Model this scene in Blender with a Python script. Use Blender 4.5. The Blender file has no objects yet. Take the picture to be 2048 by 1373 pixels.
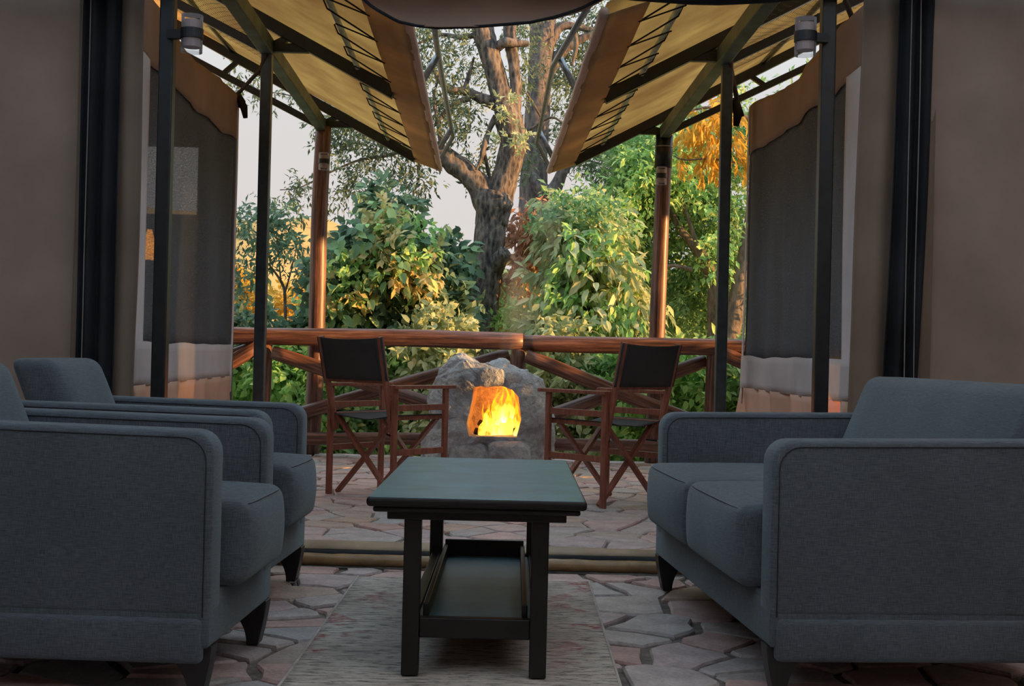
import bpy, bmesh, math, random
import numpy as np
from mathutils import Vector, Matrix, noise

random.seed(7)
NPR = np.random.default_rng(11)
sc = bpy.context.scene
COL = sc.collection

# ------------------------------------------------------------------ camera
FPX, W0, H0 = 2600.0, 2048.0, 1373.0
CAMLOC = Vector((0.0, 0.0, 0.82))
YAW, PITCH, ROLL = math.radians(0.40), math.radians(0.364), math.radians(1.35)
CAMR = (Matrix.Rotation(YAW, 3, 'Z') @ Matrix.Rotation(math.pi / 2 + PITCH, 3, 'X')
        @ Matrix.Rotation(ROLL, 3, 'Z'))
cam = bpy.data.cameras.new('camera')
cam.sensor_width = 36.0
cam.lens = 36.0 * FPX / W0
cam.clip_end = 2000
camo = bpy.data.objects.new('camera', cam)
camo.matrix_world = Matrix.Translation(CAMLOC) @ CAMR.to_4x4()
COL.objects.link(camo)
sc.camera = camo

# ------------------------------------------------------------------ sky, sun, exposure
world = bpy.data.worlds.new('sky')
sc.world = world
world.use_nodes = True
wn, wl = world.node_tree.nodes, world.node_tree.links
wn.clear()
wo = wn.new('ShaderNodeOutputWorld')
wb = wn.new('ShaderNodeBackground')
wtc = wn.new('ShaderNodeTexCoord')
wsx = wn.new('ShaderNodeSeparateXYZ')
wr = wn.new('ShaderNodeValToRGB')
wr.color_ramp.elements[0].position = 0.0
wr.color_ramp.elements[0].color = (0.47, 0.42, 0.395, 1)
wr.color_ramp.elements[1].position = 0.75
wr.color_ramp.elements[1].color = (0.84, 1.05, 1.22, 1)
e = wr.color_ramp.elements.new(0.18)
e.color = (0.447, 0.435, 0.431, 1)
wl.new(wtc.outputs['Generated'], wsx.inputs[0])
wl.new(wsx.outputs['Z'], wr.inputs[0])
wl.new(wr.outputs[0], wb.inputs['Color'])
wb.inputs['Strength'].default_value = 1.0
wl.new(wb.outputs[0], wo.inputs['Surface'])

sun = bpy.data.lights.new('sun', 'SUN')
sun.energy = 6.5
sun.angle = math.radians(0.8)
sun.color = (1.0, 0.50, 0.17)
suno = bpy.data.objects.new('sun', sun)
SUND = Vector((1.0, -0.20, 0.092)).normalized()
suno.rotation_euler = SUND.to_track_quat('Z', 'Y').to_euler()
suno.location = SUND * 40
COL.objects.link(suno)

vs = sc.view_settings
vs.view_transform = 'Standard'
vs.look = 'None'
vs.gamma = 1.0
vs.use_curve_mapping = False
vs.exposure = 0.68
sc.cycles.use_denoising = True
sc.cycles.max_bounces = 7
sc.cycles.transparent_max_bounces = 12
sc.cycles.sample_clamp_indirect = 4.0
sc.cycles.caustics_reflective = False
sc.cycles.caustics_refractive = False

# ------------------------------------------------------------------ pixel helpers
def ray(px, py):
    d = Vector(((px - W0 / 2) / FPX, -(py - H0 / 2) / FPX, -1.0))
    return CAMR @ d
def at(px, py, y):
    d = ray(px, py)
    return CAMLOC + d * (y / d.y)
def fl(px, py, z=0.0):
    d = ray(px, py)
    return CAMLOC + d * ((z - CAMLOC.z) / d.z)
def mpp(y):                      # metres per pixel at a distance
    return y / FPX

# ------------------------------------------------------------------ materials
MATS = {}
def new_mat(name):
    m = bpy.data.materials.new(name)
    m.use_nodes = True
    nt = m.node_tree
    bs = nt.nodes['Principled BSDF']
    return m, nt.nodes, nt.links, bs
def ramp(n, stops):
    r = n.new('ShaderNodeValToRGB')
    el = r.color_ramp.elements
    el[0].position, el[0].color = stops[0][0], (*stops[0][1], 1)
    el[1].position, el[1].color = stops[-1][0], (*stops[-1][1], 1)
    for p, c in stops[1:-1]:
        x = el.new(p); x.color = (*c, 1)
    return r
def tex(n, l, scale, detail=3, coord='Object', vec=(1, 1, 1), kind='Noise', rough=0.55):
    tc = n.new('ShaderNodeTexCoord')
    mp = n.new('ShaderNodeMapping')
    mp.inputs['Scale'].default_value = vec
    l.new(tc.outputs[coord], mp.inputs[0])
    if kind == 'Noise':
        t = n.new('ShaderNodeTexNoise')
        t.inputs['Detail'].default_value = detail
        t.inputs['Roughness'].default_value = rough
    elif kind == 'Voronoi':
        t = n.new('ShaderNodeTexVoronoi')
    elif kind == 'Wave':
        t = n.new('ShaderNodeTexWave')
    t.inputs['Scale'].default_value = scale
    l.new(mp.outputs[0], t.inputs['Vector'])
    return t
def mixc(n, l, fac, a, b, mode='MIX'):
    m = n.new('ShaderNodeMix'); m.data_type = 'RGBA'; m.blend_type = mode
    for v, i in ((fac, 0), (a, 6), (b, 7)):
        if hasattr(v, 'links') or hasattr(v, 'is_linked'):
            l.new(v, m.inputs[i])
        elif i == 0:
            m.inputs[0].default_value = v
        else:
            m.inputs[i].default_value = (*v, 1)
    return m.outputs[2]
def bump(n, l, bs, h, strength=0.3, dist=0.01):
    b = n.new('ShaderNodeBump')
    b.inputs['Strength'].default_value = strength
    b.inputs['Distance'].default_value = dist
    l.new(h, b.inputs['Height'])
    l.new(b.outputs[0], bs.inputs['Normal'])
def m_plain(name, c, rough=0.5, metal=0.0, var=0.25, scale=12, bstr=0.1, spec=0.5):
    m, n, l, bs = new_mat(name)
    t = tex(n, l, scale, 4)
    r = ramp(n, [(0.3, tuple(x * (1 - var) for x in c)), (0.7, tuple(min(1, x * (1 + var)) for x in c))])
    l.new(t.outputs['Fac'], r.inputs[0])
    l.new(r.outputs[0], bs.inputs['Base Color'])
    bs.inputs['Roughness'].default_value = rough
    bs.inputs['Metallic'].default_value = metal
    bs.inputs['Specular IOR Level'].default_value = spec
    if bstr: bump(n, l, bs, t.outputs['Fac'], bstr)
    MATS[name] = m
    return m
def m_fabric(name, c0, c1):
    m, n, l, bs = new_mat(name)
    a = tex(n, l, 1.0, 3, vec=(34, 34, 900))
    b = tex(n, l, 1.0, 3, vec=(900, 900, 44))
    g = tex(n, l, 3.0, 2)
    add = n.new('ShaderNodeMath'); add.operation = 'ADD'
    l.new(a.outputs['Fac'], add.inputs[0]); l.new(b.outputs['Fac'], add.inputs[1])
    hv = n.new('ShaderNodeMath'); hv.operation = 'MULTIPLY'; hv.inputs[1].default_value = 0.5
    l.new(add.outputs[0], hv.inputs[0])
    r = ramp(n, [(0.36, c0), (0.64, c1)])
    l.new(hv.outputs[0], r.inputs[0])
    col = mixc(n, l, 0.25, r.outputs[0], g.outputs['Fac'], 'OVERLAY')
    l.new(col, bs.inputs['Base Color'])
    bs.inputs['Roughness'].default_value = 0.9
    bs.inputs['Specular IOR Level'].default_value = 0.15
    bs.inputs['Sheen Weight'].default_value = 0.35
    bs.inputs['Sheen Tint'].default_value = (0.6, 0.75, 0.8, 1)
    bump(n, l, bs, hv.outputs[0], 0.35, 0.003)
    MATS[name] = m
    return m
def m_canvas(name, c, transl=0.0, tc=None, var=0.16, weave=900, rough=0.85):
    m, n, l, bs = new_mat(name)
    g = tex(n, l, 2.2, 4)
    w = tex(n, l, 1.0, 2, vec=(weave, weave, weave))
    r = ramp(n, [(0.3, tuple(x * (1 - var) for x in c)), (0.72, tuple(x * (1 + var) for x in c))])
    l.new(g.outputs['Fac'], r.inputs[0])
    l.new(r.outputs[0], bs.inputs['Base Color'])
    bs.inputs['Roughness'].default_value = rough
    bs.inputs['Specular IOR Level'].default_value = 0.2
    bump(n, l, bs, w.outputs['Fac'], 0.2, 0.002)
    if transl > 0:
        t = n.new('ShaderNodeBsdfTranslucent')
        if tc:
            r2 = ramp(n, [(0.3, tuple(x * (1 - var) for x in tc)), (0.72, tuple(min(1, x * (1 + var)) for x in tc))])
            l.new(g.outputs['Fac'], r2.inputs[0]); l.new(r2.outputs[0], t.inputs['Color'])
        else:
            l.new(r.outputs[0], t.inputs['Color'])
        mx = n.new('ShaderNodeMixShader'); mx.inputs[0].default_value = transl
        l.new(bs.outputs[0], mx.inputs[1]); l.new(t.outputs[0], mx.inputs[2])
        l.new(mx.outputs[0], n['Material Output'].inputs['Surface'])
    MATS[name] = m
    return m
def m_wood(name, stops, rough=0.4, vec=(14, 14, 1.2), bstr=0.35, coat=0.0):
    m, n, l, bs = new_mat(name)
    t = tex(n, l, 2.0, 6, vec=vec, rough=0.65)
    r = ramp(n, stops)
    l.new(t.outputs['Fac'], r.inputs[0])
    l.new(r.outputs[0], bs.inputs['Base Color'])
    bs.inputs['Roughness'].default_value = rough
    bs.inputs['Coat Weight'].default_value = coat
    bs.inputs['Coat Roughness'].default_value = 0.25
    bump(n, l, bs, t.outputs['Fac'], bstr, 0.006)
    MATS[name] = m
    return m
def m_mesh(name, c, alpha):
    m, n, l, bs = new_mat(name)
    g = tex(n, l, 3.0, 4, vec=(1, 1, 0.4))
    w = tex(n, l, 1.0, 1, vec=(60, 60, 420))
    r = ramp(n, [(0.3, tuple(x * 0.7 for x in c)), (0.7, tuple(x * 1.35 for x in c))])
    l.new(g.outputs['Fac'], r.inputs[0])
    l.new(r.outputs[0], bs.inputs['Base Color'])
    bs.inputs['Roughness'].default_value = 0.7
    bump(n, l, bs, w.outputs['Fac'], 0.4, 0.002)
    tr = n.new('ShaderNodeBsdfTransparent')
    mx = n.new('ShaderNodeMixShader')
    mr = n.new('ShaderNodeMapRange')
    mr.inputs[1].default_value, mr.inputs[2].default_value = 0.35, 0.65
    mr.inputs[3].default_value, mr.inputs[4].default_value = alpha * 0.6, min(1, alpha * 1.4)
    l.new(w.outputs['Fac'], mr.inputs[0])
    l.new(mr.outputs[0], mx.inputs[0])
    l.new(bs.outputs[0], mx.inputs[1]); l.new(tr.outputs[0], mx.inputs[2])
    l.new(mx.outputs[0], n['Material Output'].inputs['Surface'])
    MATS[name] = m
    return m
def m_leaf(name, stops, transl=0.35, rough=0.5):
    m, n, l, bs = new_mat(name)
    at_ = n.new('ShaderNodeAttribute'); at_.attribute_name = 'leafvar'
    r = ramp(n, stops)
    l.new(at_.outputs['Fac'], r.inputs[0])
    l.new(r.outputs[0], bs.inputs['Base Color'])
    bs.inputs['Roughness'].default_value = rough
    bs.inputs['Specular IOR Level'].default_value = 0.35
    t = n.new('ShaderNodeBsdfTranslucent')
    l.new(r.outputs[0], t.inputs['Color'])
    mx = n.new('ShaderNodeMixShader'); mx.inputs[0].default_value = transl
    l.new(bs.outputs[0], mx.inputs[1]); l.new(t.outputs[0], mx.inputs[2])
    l.new(mx.outputs[0], n['Material Output'].inputs['Surface'])
    MATS[name] = m
    return m
def m_leafobj(name, stops, transl=0.35, rough=0.5):
    m, n, l, bs = new_mat(name)
    oi = n.new('ShaderNodeObjectInfo')
    r = ramp(n, stops)
    l.new(oi.outputs['Random'], r.inputs[0])
    l.new(r.outputs[0], bs.inputs['Base Color'])
    bs.inputs['Roughness'].default_value = rough
    t = n.new('ShaderNodeBsdfTranslucent')
    l.new(r.outputs[0], t.inputs['Color'])
    mx = n.new('ShaderNodeMixShader'); mx.inputs[0].default_value = transl
    l.new(bs.outputs[0], mx.inputs[1]); l.new(t.outputs[0], mx.inputs[2])
    l.new(mx.outputs[0], n['Material Output'].inputs['Surface'])
    MATS[name] = m
    return m

m_fabric('fabric', (0.048, 0.059, 0.074), (0.135, 0.158, 0.185))
m_plain('seam', (0.035, 0.04, 0.048), 0.9, var=0.1, bstr=0)
m_plain('seam_pale', (0.16, 0.18, 0.20), 0.9, var=0.1, bstr=0)
m_plain('leg_black', (0.012, 0.012, 0.014), 0.4, var=0.2)
m_plain('table_wood', (0.014, 0.011, 0.011), 0.42, var=0.35, scale=9, bstr=0.02, spec=0.35)
m_plain('table_sky_sheen', (0.062, 0.160, 0.200), 0.36, var=0.3, scale=9, bstr=0.015, spec=0.95)  # sky reflection painted as a teal base colour on upward faces
MATS['table_sky_sheen'].node_tree.nodes['Principled BSDF'].inputs['Specular Tint'].default_value = (0.62, 0.92, 1.0, 1)
m_wood('chair_wood', [(0.25, (0.12, 0.042, 0.028)), (0.75, (0.42, 0.155, 0.10))], 0.38, vec=(20, 20, 3), bstr=0.1)
m_canvas('chair_canvas', (0.060, 0.064, 0.068), 0.0, var=0.25)
m_wood('log', [(0.32, (0.026, 0.012, 0.009)), (0.5, (0.145, 0.061, 0.041)), (0.72, (0.35, 0.185, 0.13))], 0.5, vec=(22, 22, 1.4), bstr=0.6, coat=0.2)
m_wood('logend', [(0.3, (0.16, 0.07, 0.03)), (0.7, (0.42, 0.22, 0.10))], 0.6, vec=(30, 30, 30))
m_plain('steel', (0.013, 0.017, 0.021), 0.38, 0.2, var=0.35, scale=20, bstr=0.03)
m_plain('steel_sheen', (0.050, 0.066, 0.076), 0.34, 0.2, var=0.3, scale=20, bstr=0.03)  # bluish sheen of the outer poles put into the base colour
m_plain('steel_green', (0.075, 0.105, 0.085), 0.5, 0.1, var=0.5, scale=6, bstr=0.03)
m_plain('purlin_green', (0.46, 0.54, 0.40), 0.5, 0.0, var=0.4, scale=8, bstr=0.03)
m_plain('galv', (0.20, 0.22, 0.24), 0.35, 0.7, var=0.3, scale=30)
m_canvas('tan_wall', (0.43, 0.335, 0.28), 0.12)
m_canvas('brown_flap', (0.40, 0.275, 0.215), 0.15, (0.48, 0.28, 0.19))
m_canvas('hem_brown', (0.26, 0.20, 0.155), 0.0)
m_canvas('strip_pale_lit', (0.78, 0.75, 0.78), 0.25)
m_canvas('skirt', (0.74, 0.50, 0.38), 0.25, (0.9, 0.5, 0.30), rough=0.45)
m_canvas('band_grey', (0.62, 0.59, 0.61), 0.2)
m_canvas('black_net', (0.020, 0.023, 0.028), 0.0, var=0.4)
m_canvas('roof_canvas', (0.54, 0.40, 0.24), 0.55, (0.92, 0.62, 0.32), var=0.25)
m_canvas('roof_fold', (0.52, 0.39, 0.24), 0.45, (0.86, 0.62, 0.34), var=0.2)
m_canvas('hem_tan', (0.66, 0.48, 0.40), 0.1)
m_canvas('ceiling_canvas', (0.55, 0.54, 0.52), 0.72, (0.86, 0.90, 0.93), var=0.05)
m_canvas('back_canvas', (0.40, 0.36, 0.33), 0.45, (0.62, 0.60, 0.60), var=0.05)
m_mesh('net_screen', (0.070, 0.088, 0.115), 0.28)
m_plain('cord', (0.010, 0.010, 0.010), 0.8, var=0.2, bstr=0)
m_plain('strap', (0.055, 0.035, 0.028), 0.7, var=0.3, bstr=0)
m_plain('thread', (0.25, 0.24, 0.23), 0.8, var=0.2, bstr=0)
m_plain('sod_cloth', (0.30, 0.22, 0.14), 0.5, var=0.3, scale=8)
m_plain('sod_roll', (0.30, 0.19, 0.09), 0.28, var=0.35, scale=14, bstr=0.3)
m_plain('grout', (0.17, 0.15, 0.13), 0.9, var=0.5, scale=30, bstr=0.6)
m_plain('lamp_core', (0.55, 0.44, 0.45), 0.4, var=0.1, bstr=0)
m_plain('bark', (0.1, 0.09, 0.08), 0.9)
m_plain('char', (0.03, 0.015, 0.010), 0.9, var=0.6, bstr=0.5)
m_plain('glow_orange', (0.75, 0.30, 0.05), 0.6, var=0.1, bstr=0)
_lb = MATS['glow_orange'].node_tree.nodes['Principled BSDF']
_lb.inputs['Emission Color'].default_value = (1.0, 0.36, 0.05, 1)
_lb.inputs['Emission Strength'].default_value = 2.5  # makes the stand-in for the orange spot glow
m_plain('wire', (0.10, 0.09, 0.08), 0.5, 0.5, bstr=0)

def mk_glass():
    m, n, l, bs = new_mat('lamp_glass')
    bs.inputs['Base Color'].default_value = (0.9, 0.93, 0.95, 1)
    bs.inputs['Roughness'].default_value = 0.05
    tr = n.new('ShaderNodeBsdfTransparent'); tr.inputs['Color'].default_value = (0.92, 0.94, 0.95, 1)
    fr = n.new('ShaderNodeFresnel'); fr.inputs['IOR'].default_value = 1.45
    mx = n.new('ShaderNodeMixShader')
    l.new(fr.outputs[0], mx.inputs[0]); l.new(tr.outputs[0], mx.inputs[1]); l.new(bs.outputs[0], mx.inputs[2])
    l.new(mx.outputs[0], n['Material Output'].inputs['Surface'])
    MATS['lamp_glass'] = m
mk_glass()
def mk_stone(nm, far):
    m, n, l, bs = new_mat(nm)
    oi = n.new('ShaderNodeNewGeometry' if far else 'ShaderNodeObjectInfo')
    r = ramp(n, [(0.0, (0.48, 0.32, 0.29)), (0.22, (0.60, 0.43, 0.40)), (0.42, (0.48, 0.40, 0.41)), (0.6, (0.50, 0.44, 0.42)),
                 (0.78, (0.40, 0.40, 0.41)), (1.0, (0.52, 0.37, 0.29))])
    l.new(oi.outputs['Random Per Island' if far else 'Random'], r.inputs[0])
    t = tex(n, l, 9.0, 6)
    t2 = tex(n, l, 70.0, 4)
    c = mixc(n, l, 0.7, r.outputs[0], t.outputs['Fac'], 'OVERLAY')
    c = mixc(n, l, 0.35, c, t2.outputs['Fac'], 'OVERLAY')
    l.new(c, bs.inputs['Base Color'])
    rr = n.new('ShaderNodeMapRange')
    rr.inputs[3].default_value, rr.inputs[4].default_value = 0.32, 0.7
    l.new(t.outputs['Fac'], rr.inputs[0]); l.new(rr.outputs[0], bs.inputs['Roughness'])
    ad = n.new('ShaderNodeMath'); ad.operation = 'ADD'
    l.new(t.outputs['Fac'], ad.inputs[0]); l.new(t2.outputs['Fac'], ad.inputs[1])
    bump(n, l, bs, ad.outputs[0], 0.4, 0.008)
    MATS[nm] = m
mk_stone('flagstone', False)
mk_stone('flagstone_far', True)
def mk_rock():
    m, n, l, bs = new_mat('rock')
    t = tex(n, l, 4.0, 8)
    t2 = tex(n, l, 26.0, 6)
    r = ramp(n, [(0.26, (0.17, 0.16, 0.16)), (0.40, (0.33, 0.36, 0.39)), (0.60, (0.48, 0.53, 0.57)), (0.80, (0.52, 0.48, 0.43))])
    l.new(t.outputs['Fac'], r.inputs[0])
    c = mixc(n, l, 0.5, r.outputs[0], t2.outputs['Fac'], 'OVERLAY')
    l.new(c, bs.inputs['Base Color'])
    bs.inputs['Roughness'].default_value = 0.85
    bump(n, l, bs, t2.outputs['Fac'], 1.0, 0.035)
    MATS['rock'] = m
mk_rock()
def mk_bark(name, stops, sc_=9.0):
    m, n, l, bs = new_mat(name)
    t = tex(n, l, sc_ * 1.6, 8, vec=(1, 1, 0.35), rough=0.75)
    v = tex(n, l, sc_ * 3.2, kind='Voronoi', vec=(1, 1, 0.4))
    r = ramp(n, stops)
    mm = n.new('ShaderNodeMath'); mm.operation = 'MULTIPLY_ADD'
    mm.inputs[1].default_value = 0.35
    l.new(v.outputs['Distance'], mm.inputs[0]); l.new(t.outputs['Fac'], mm.inputs[2])
    l.new(mm.outputs[0], r.inputs[0])
    l.new(r.outputs[0], bs.inputs['Base Color'])
    bs.inputs['Roughness'].default_value = 0.9
    bump(n, l, bs, mm.outputs[0], 1.0, 0.07)
    MATS[name] = m
mk_bark('bark_main', [(0.44, (0.022, 0.021, 0.022)), (0.60, (0.12, 0.108, 0.102)), (0.80, (0.36, 0.30, 0.25))])
mk_bark('bark_far', [(0.44, (0.05, 0.048, 0.052)), (0.62, (0.16, 0.145, 0.145)), (0.82, (0.30, 0.25, 0.23))])
mk_bark('bark_light', [(0.42, (0.10, 0.085, 0.065)), (0.65, (0.22, 0.18, 0.14)), (0.85, (0.36, 0.29, 0.22))])
def mk_rug():
    m, n, l, bs = new_mat('rug')
    a = tex(n, l, 1.0, 5, vec=(9, 70, 1), rough=0.7)
    b = tex(n, l, 2.6, 4)
    w = tex(n, l, 1.0, 2, vec=(500, 260, 1))
    r = ramp(n, [(0.33, (0.16, 0.145, 0.13)), (0.43, (0.50, 0.45, 0.40)), (0.7, (0.72, 0.655, 0.58))])
    l.new(a.outputs['Fac'], r.inputs[0])
    c = mixc(n, l, 0.75, r.outputs[0], b.outputs['Fac'], 'OVERLAY')
    d2 = tex(n, l, 1.0, 5, vec=(16, 60, 1), rough=0.75)
    dm = n.new('ShaderNodeMapRange'); dm.inputs[1].default_value = 0.50; dm.inputs[2].default_value = 0.62; dm.inputs[4].default_value = 0.85
    l.new(d2.outputs['Fac'], dm.inputs[0])
    c = mixc(n, l, dm.outputs[0], c, (0.12, 0.11, 0.105))
    # worn red dye, strongest along the woven border
    tc = n.new('ShaderNodeTexCoord'); sx = n.new('ShaderNodeSeparateXYZ')
    l.new(tc.outputs['Object'], sx.inputs[0])
    ab = n.new('ShaderNodeMath'); ab.operation = 'ABSOLUTE'
    l.new(sx.outputs['X'], ab.inputs[0])
    ex = n.new('ShaderNodeMapRange'); ex.inputs[1].default_value = 0.20; ex.inputs[2].default_value = 0.36
    l.new(ab.outputs[0], ex.inputs[0])
    rn = tex(n, l, 5.5, 3); rs = tex(n, l, 1.0, 4, vec=(30, 150, 1))
    rm = n.new('ShaderNodeMapRange'); rm.inputs[1].default_value = 0.545; rm.inputs[2].default_value = 0.59
    l.new(rn.outputs['Fac'], rm.inputs[0])
    rm2 = n.new('ShaderNodeMapRange'); rm2.inputs[1].default_value = 0.46; rm2.inputs[2].default_value = 0.54
    l.new(rs.outputs['Fac'], rm2.inputs[0])
    p1 = n.new('ShaderNodeMath'); p1.operation = 'MULTIPLY'
    l.new(rm.outputs[0], p1.inputs[0]); l.new(rm2.outputs[0], p1.inputs[1])
    p2 = n.new('ShaderNodeMath'); p2.operation = 'MULTIPLY'
    l.new(p1.outputs[0], p2.inputs[0]); l.new(ex.outputs[0], p2.inputs[1])
    c = mixc(n, l, p2.outputs[0], c, (0.30, 0.03, 0.045))
    l.new(c, bs.inputs['Base Color'])
    bs.inputs['Roughness'].default_value = 0.95
    bump(n, l, bs, w.outputs['Fac'], 0.5, 0.003)
    MATS['rug'] = m
mk_rug()
m_plain('rug_edge', (0.50, 0.45, 0.40), 0.9, bstr=0)
def mk_flame():
    m, n, l, bs = new_mat('flame')
    n.remove(bs)
    tc = n.new('ShaderNodeTexCoord'); sx = n.new('ShaderNodeSeparateXYZ')
    l.new(tc.outputs['Generated'], sx.inputs[0])
    ns = tex(n, l, 9.0, 3, vec=(1, 1, 0.5))
    ad = n.new('ShaderNodeMath'); ad.operation = 'MULTIPLY_ADD'; ad.inputs[1].default_value = 0.9
    l.new(ns.outputs['Fac'], ad.inputs[0]); l.new(sx.outputs['Z'], ad.inputs[2])
    r = ramp(n, [(0.40, (1.0, 0.80, 0.30)), (0.62, (1.0, 0.60, 0.06)), (1.05, (1.0, 0.20, 0.005)), (1.0, (1.0, 0.11, 0.0))])
    l.new(ad.outputs[0], r.inputs[0])
    em = n.new('ShaderNodeEmission')
    l.new(r.outputs[0], em.inputs['Color'])
    em.inputs['Strength'].default_value = 2.6
    tr = n.new('ShaderNodeBsdfTransparent')
    lw = n.new('ShaderNodeMapRange')
    lw.inputs[1].default_value, lw.inputs[2].default_value = 0.38, 0.62
    lw.inputs[3].default_value, lw.inputs[4].default_value = 0.10, 0.85
    ns2 = tex(n, l, 16.0, 3, vec=(1.4, 1.4, 0.45))
    l.new(ns2.outputs['Fac'], lw.inputs[0])
    mx = n.new('ShaderNodeMixShader')
    l.new(lw.outputs[0], mx.inputs[0])
    l.new(tr.outputs[0], mx.inputs[1]); l.new(em.outputs[0], mx.inputs[2])
    l.new(mx.outputs[0], n['Material Output'].inputs['Surface'])
    MATS['flame'] = m
mk_flame()
def mk_ground(name, stops, scl):
    m, n, l, bs = new_mat(name)
    t = tex(n, l, scl, 8)
    r = ramp(n, stops)
    l.new(t.outputs['Fac'], r.inputs[0]); l.new(r.outputs[0], bs.inputs['Base Color'])
    bs.inputs['Roughness'].default_value = 1.0
    bs.inputs['Specular IOR Level'].default_value = 0.0
    MATS[name] = m
mk_ground('earth', [(0.35, (0.05, 0.06, 0.02)), (0.6, (0.16, 0.12, 0.06))], 1.5)
mk_ground('hill', [(0.40, (0.12, 0.12, 0.06)), (0.48, (0.48, 0.31, 0.12)), (0.7, (0.66, 0.42, 0.16))], 0.05)

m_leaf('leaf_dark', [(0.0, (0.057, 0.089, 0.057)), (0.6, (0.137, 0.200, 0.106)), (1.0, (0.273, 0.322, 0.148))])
m_leaf('leaf_green', [(0.0, (0.106, 0.209, 0.099)), (0.5, (0.244, 0.440, 0.179)), (0.85, (0.468, 0.676, 0.257)), (1.0, (0.823, 0.726, 0.306))])
m_leaf('leaf_bright', [(0.0, (0.179, 0.353, 0.119)), (0.6, (0.395, 0.709, 0.225)), (1.0, (0.850, 0.850, 0.364))])
m_leaf('leaf_olive', [(0.0, (0.225, 0.291, 0.145)), (0.5, (0.476, 0.569, 0.290)), (0.85, (0.743, 0.769, 0.451)), (1.0, (0.825, 0.613, 0.321))])
m_leaf('leaf_yellow', [(0.0, (0.302, 0.328, 0.143)), (0.5, (0.678, 0.599, 0.267)), (1.0, (0.850, 0.648, 0.316))])
m_leaf('leaf_sun_gold', [(0.0, (0.500, 0.350, 0.050)), (1.0, (0.850, 0.525, 0.075))], 0.45)  # low sun on the leaves put into their gold colour
m_leaf('leaf_rust', [(0.0, (0.272, 0.128, 0.072)), (1.0, (0.672, 0.352, 0.192))])
m_leaf('leaf_blue', [(0.0, (0.067, 0.127, 0.087)), (0.6, (0.160, 0.280, 0.174)), (1.0, (0.316, 0.475, 0.237))])
m_leafobj('leaf_one_green', [(0.0, (0.123, 0.250, 0.115)), (0.6, (0.288, 0.523, 0.220)), (1.0, (0.648, 0.812, 0.341))])
m_leafobj('leaf_one_olive', [(0.0, (0.283, 0.376, 0.191)), (0.6, (0.585, 0.691, 0.372)), (1.0, (0.850, 0.850, 0.533))])

# ------------------------------------------------------------------ object helpers
def setp(o, label=None, cat=None, group=None, kind=None):
    if label: o['label'] = label
    if cat: o['category'] = cat
    if group: o['group'] = group
    if kind: o['kind'] = kind
    return o
def world_of(o):
    m = o.matrix_basis.copy()
    if o.parent: m = world_of(o.parent) @ o.matrix_parent_inverse @ m
    return m
def attach(o, parent):
    if parent is not None:
        o.parent = parent
        o.matrix_parent_inverse = world_of(parent).inverted()
    return o
def empty(name, loc=(0, 0, 0), rz=0.0, label=None, cat=None, group=None, kind=None):
    o = bpy.data.objects.new(name, None)
    o.empty_display_size = 0.1
    o.location = loc; o.rotation_euler = (0, 0, rz)
    COL.objects.link(o)
    return setp(o, label, cat, group, kind)
def copy_tree(o, parent=None):
    c = o.copy(); COL.objects.link(c)
    if parent is not None: c.parent = parent
    for ch in list(o.children): copy_tree(ch, c)
    return c
def link(name, me, mat, parent=None, M=None):
    o = bpy.data.objects.new(name, me)
    if mat is not None:
        me.materials.clear(); me.materials.append(MATS[mat])
    if M is not None: o.matrix_basis = M
    COL.objects.link(o)
    return attach(o, parent)

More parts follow.
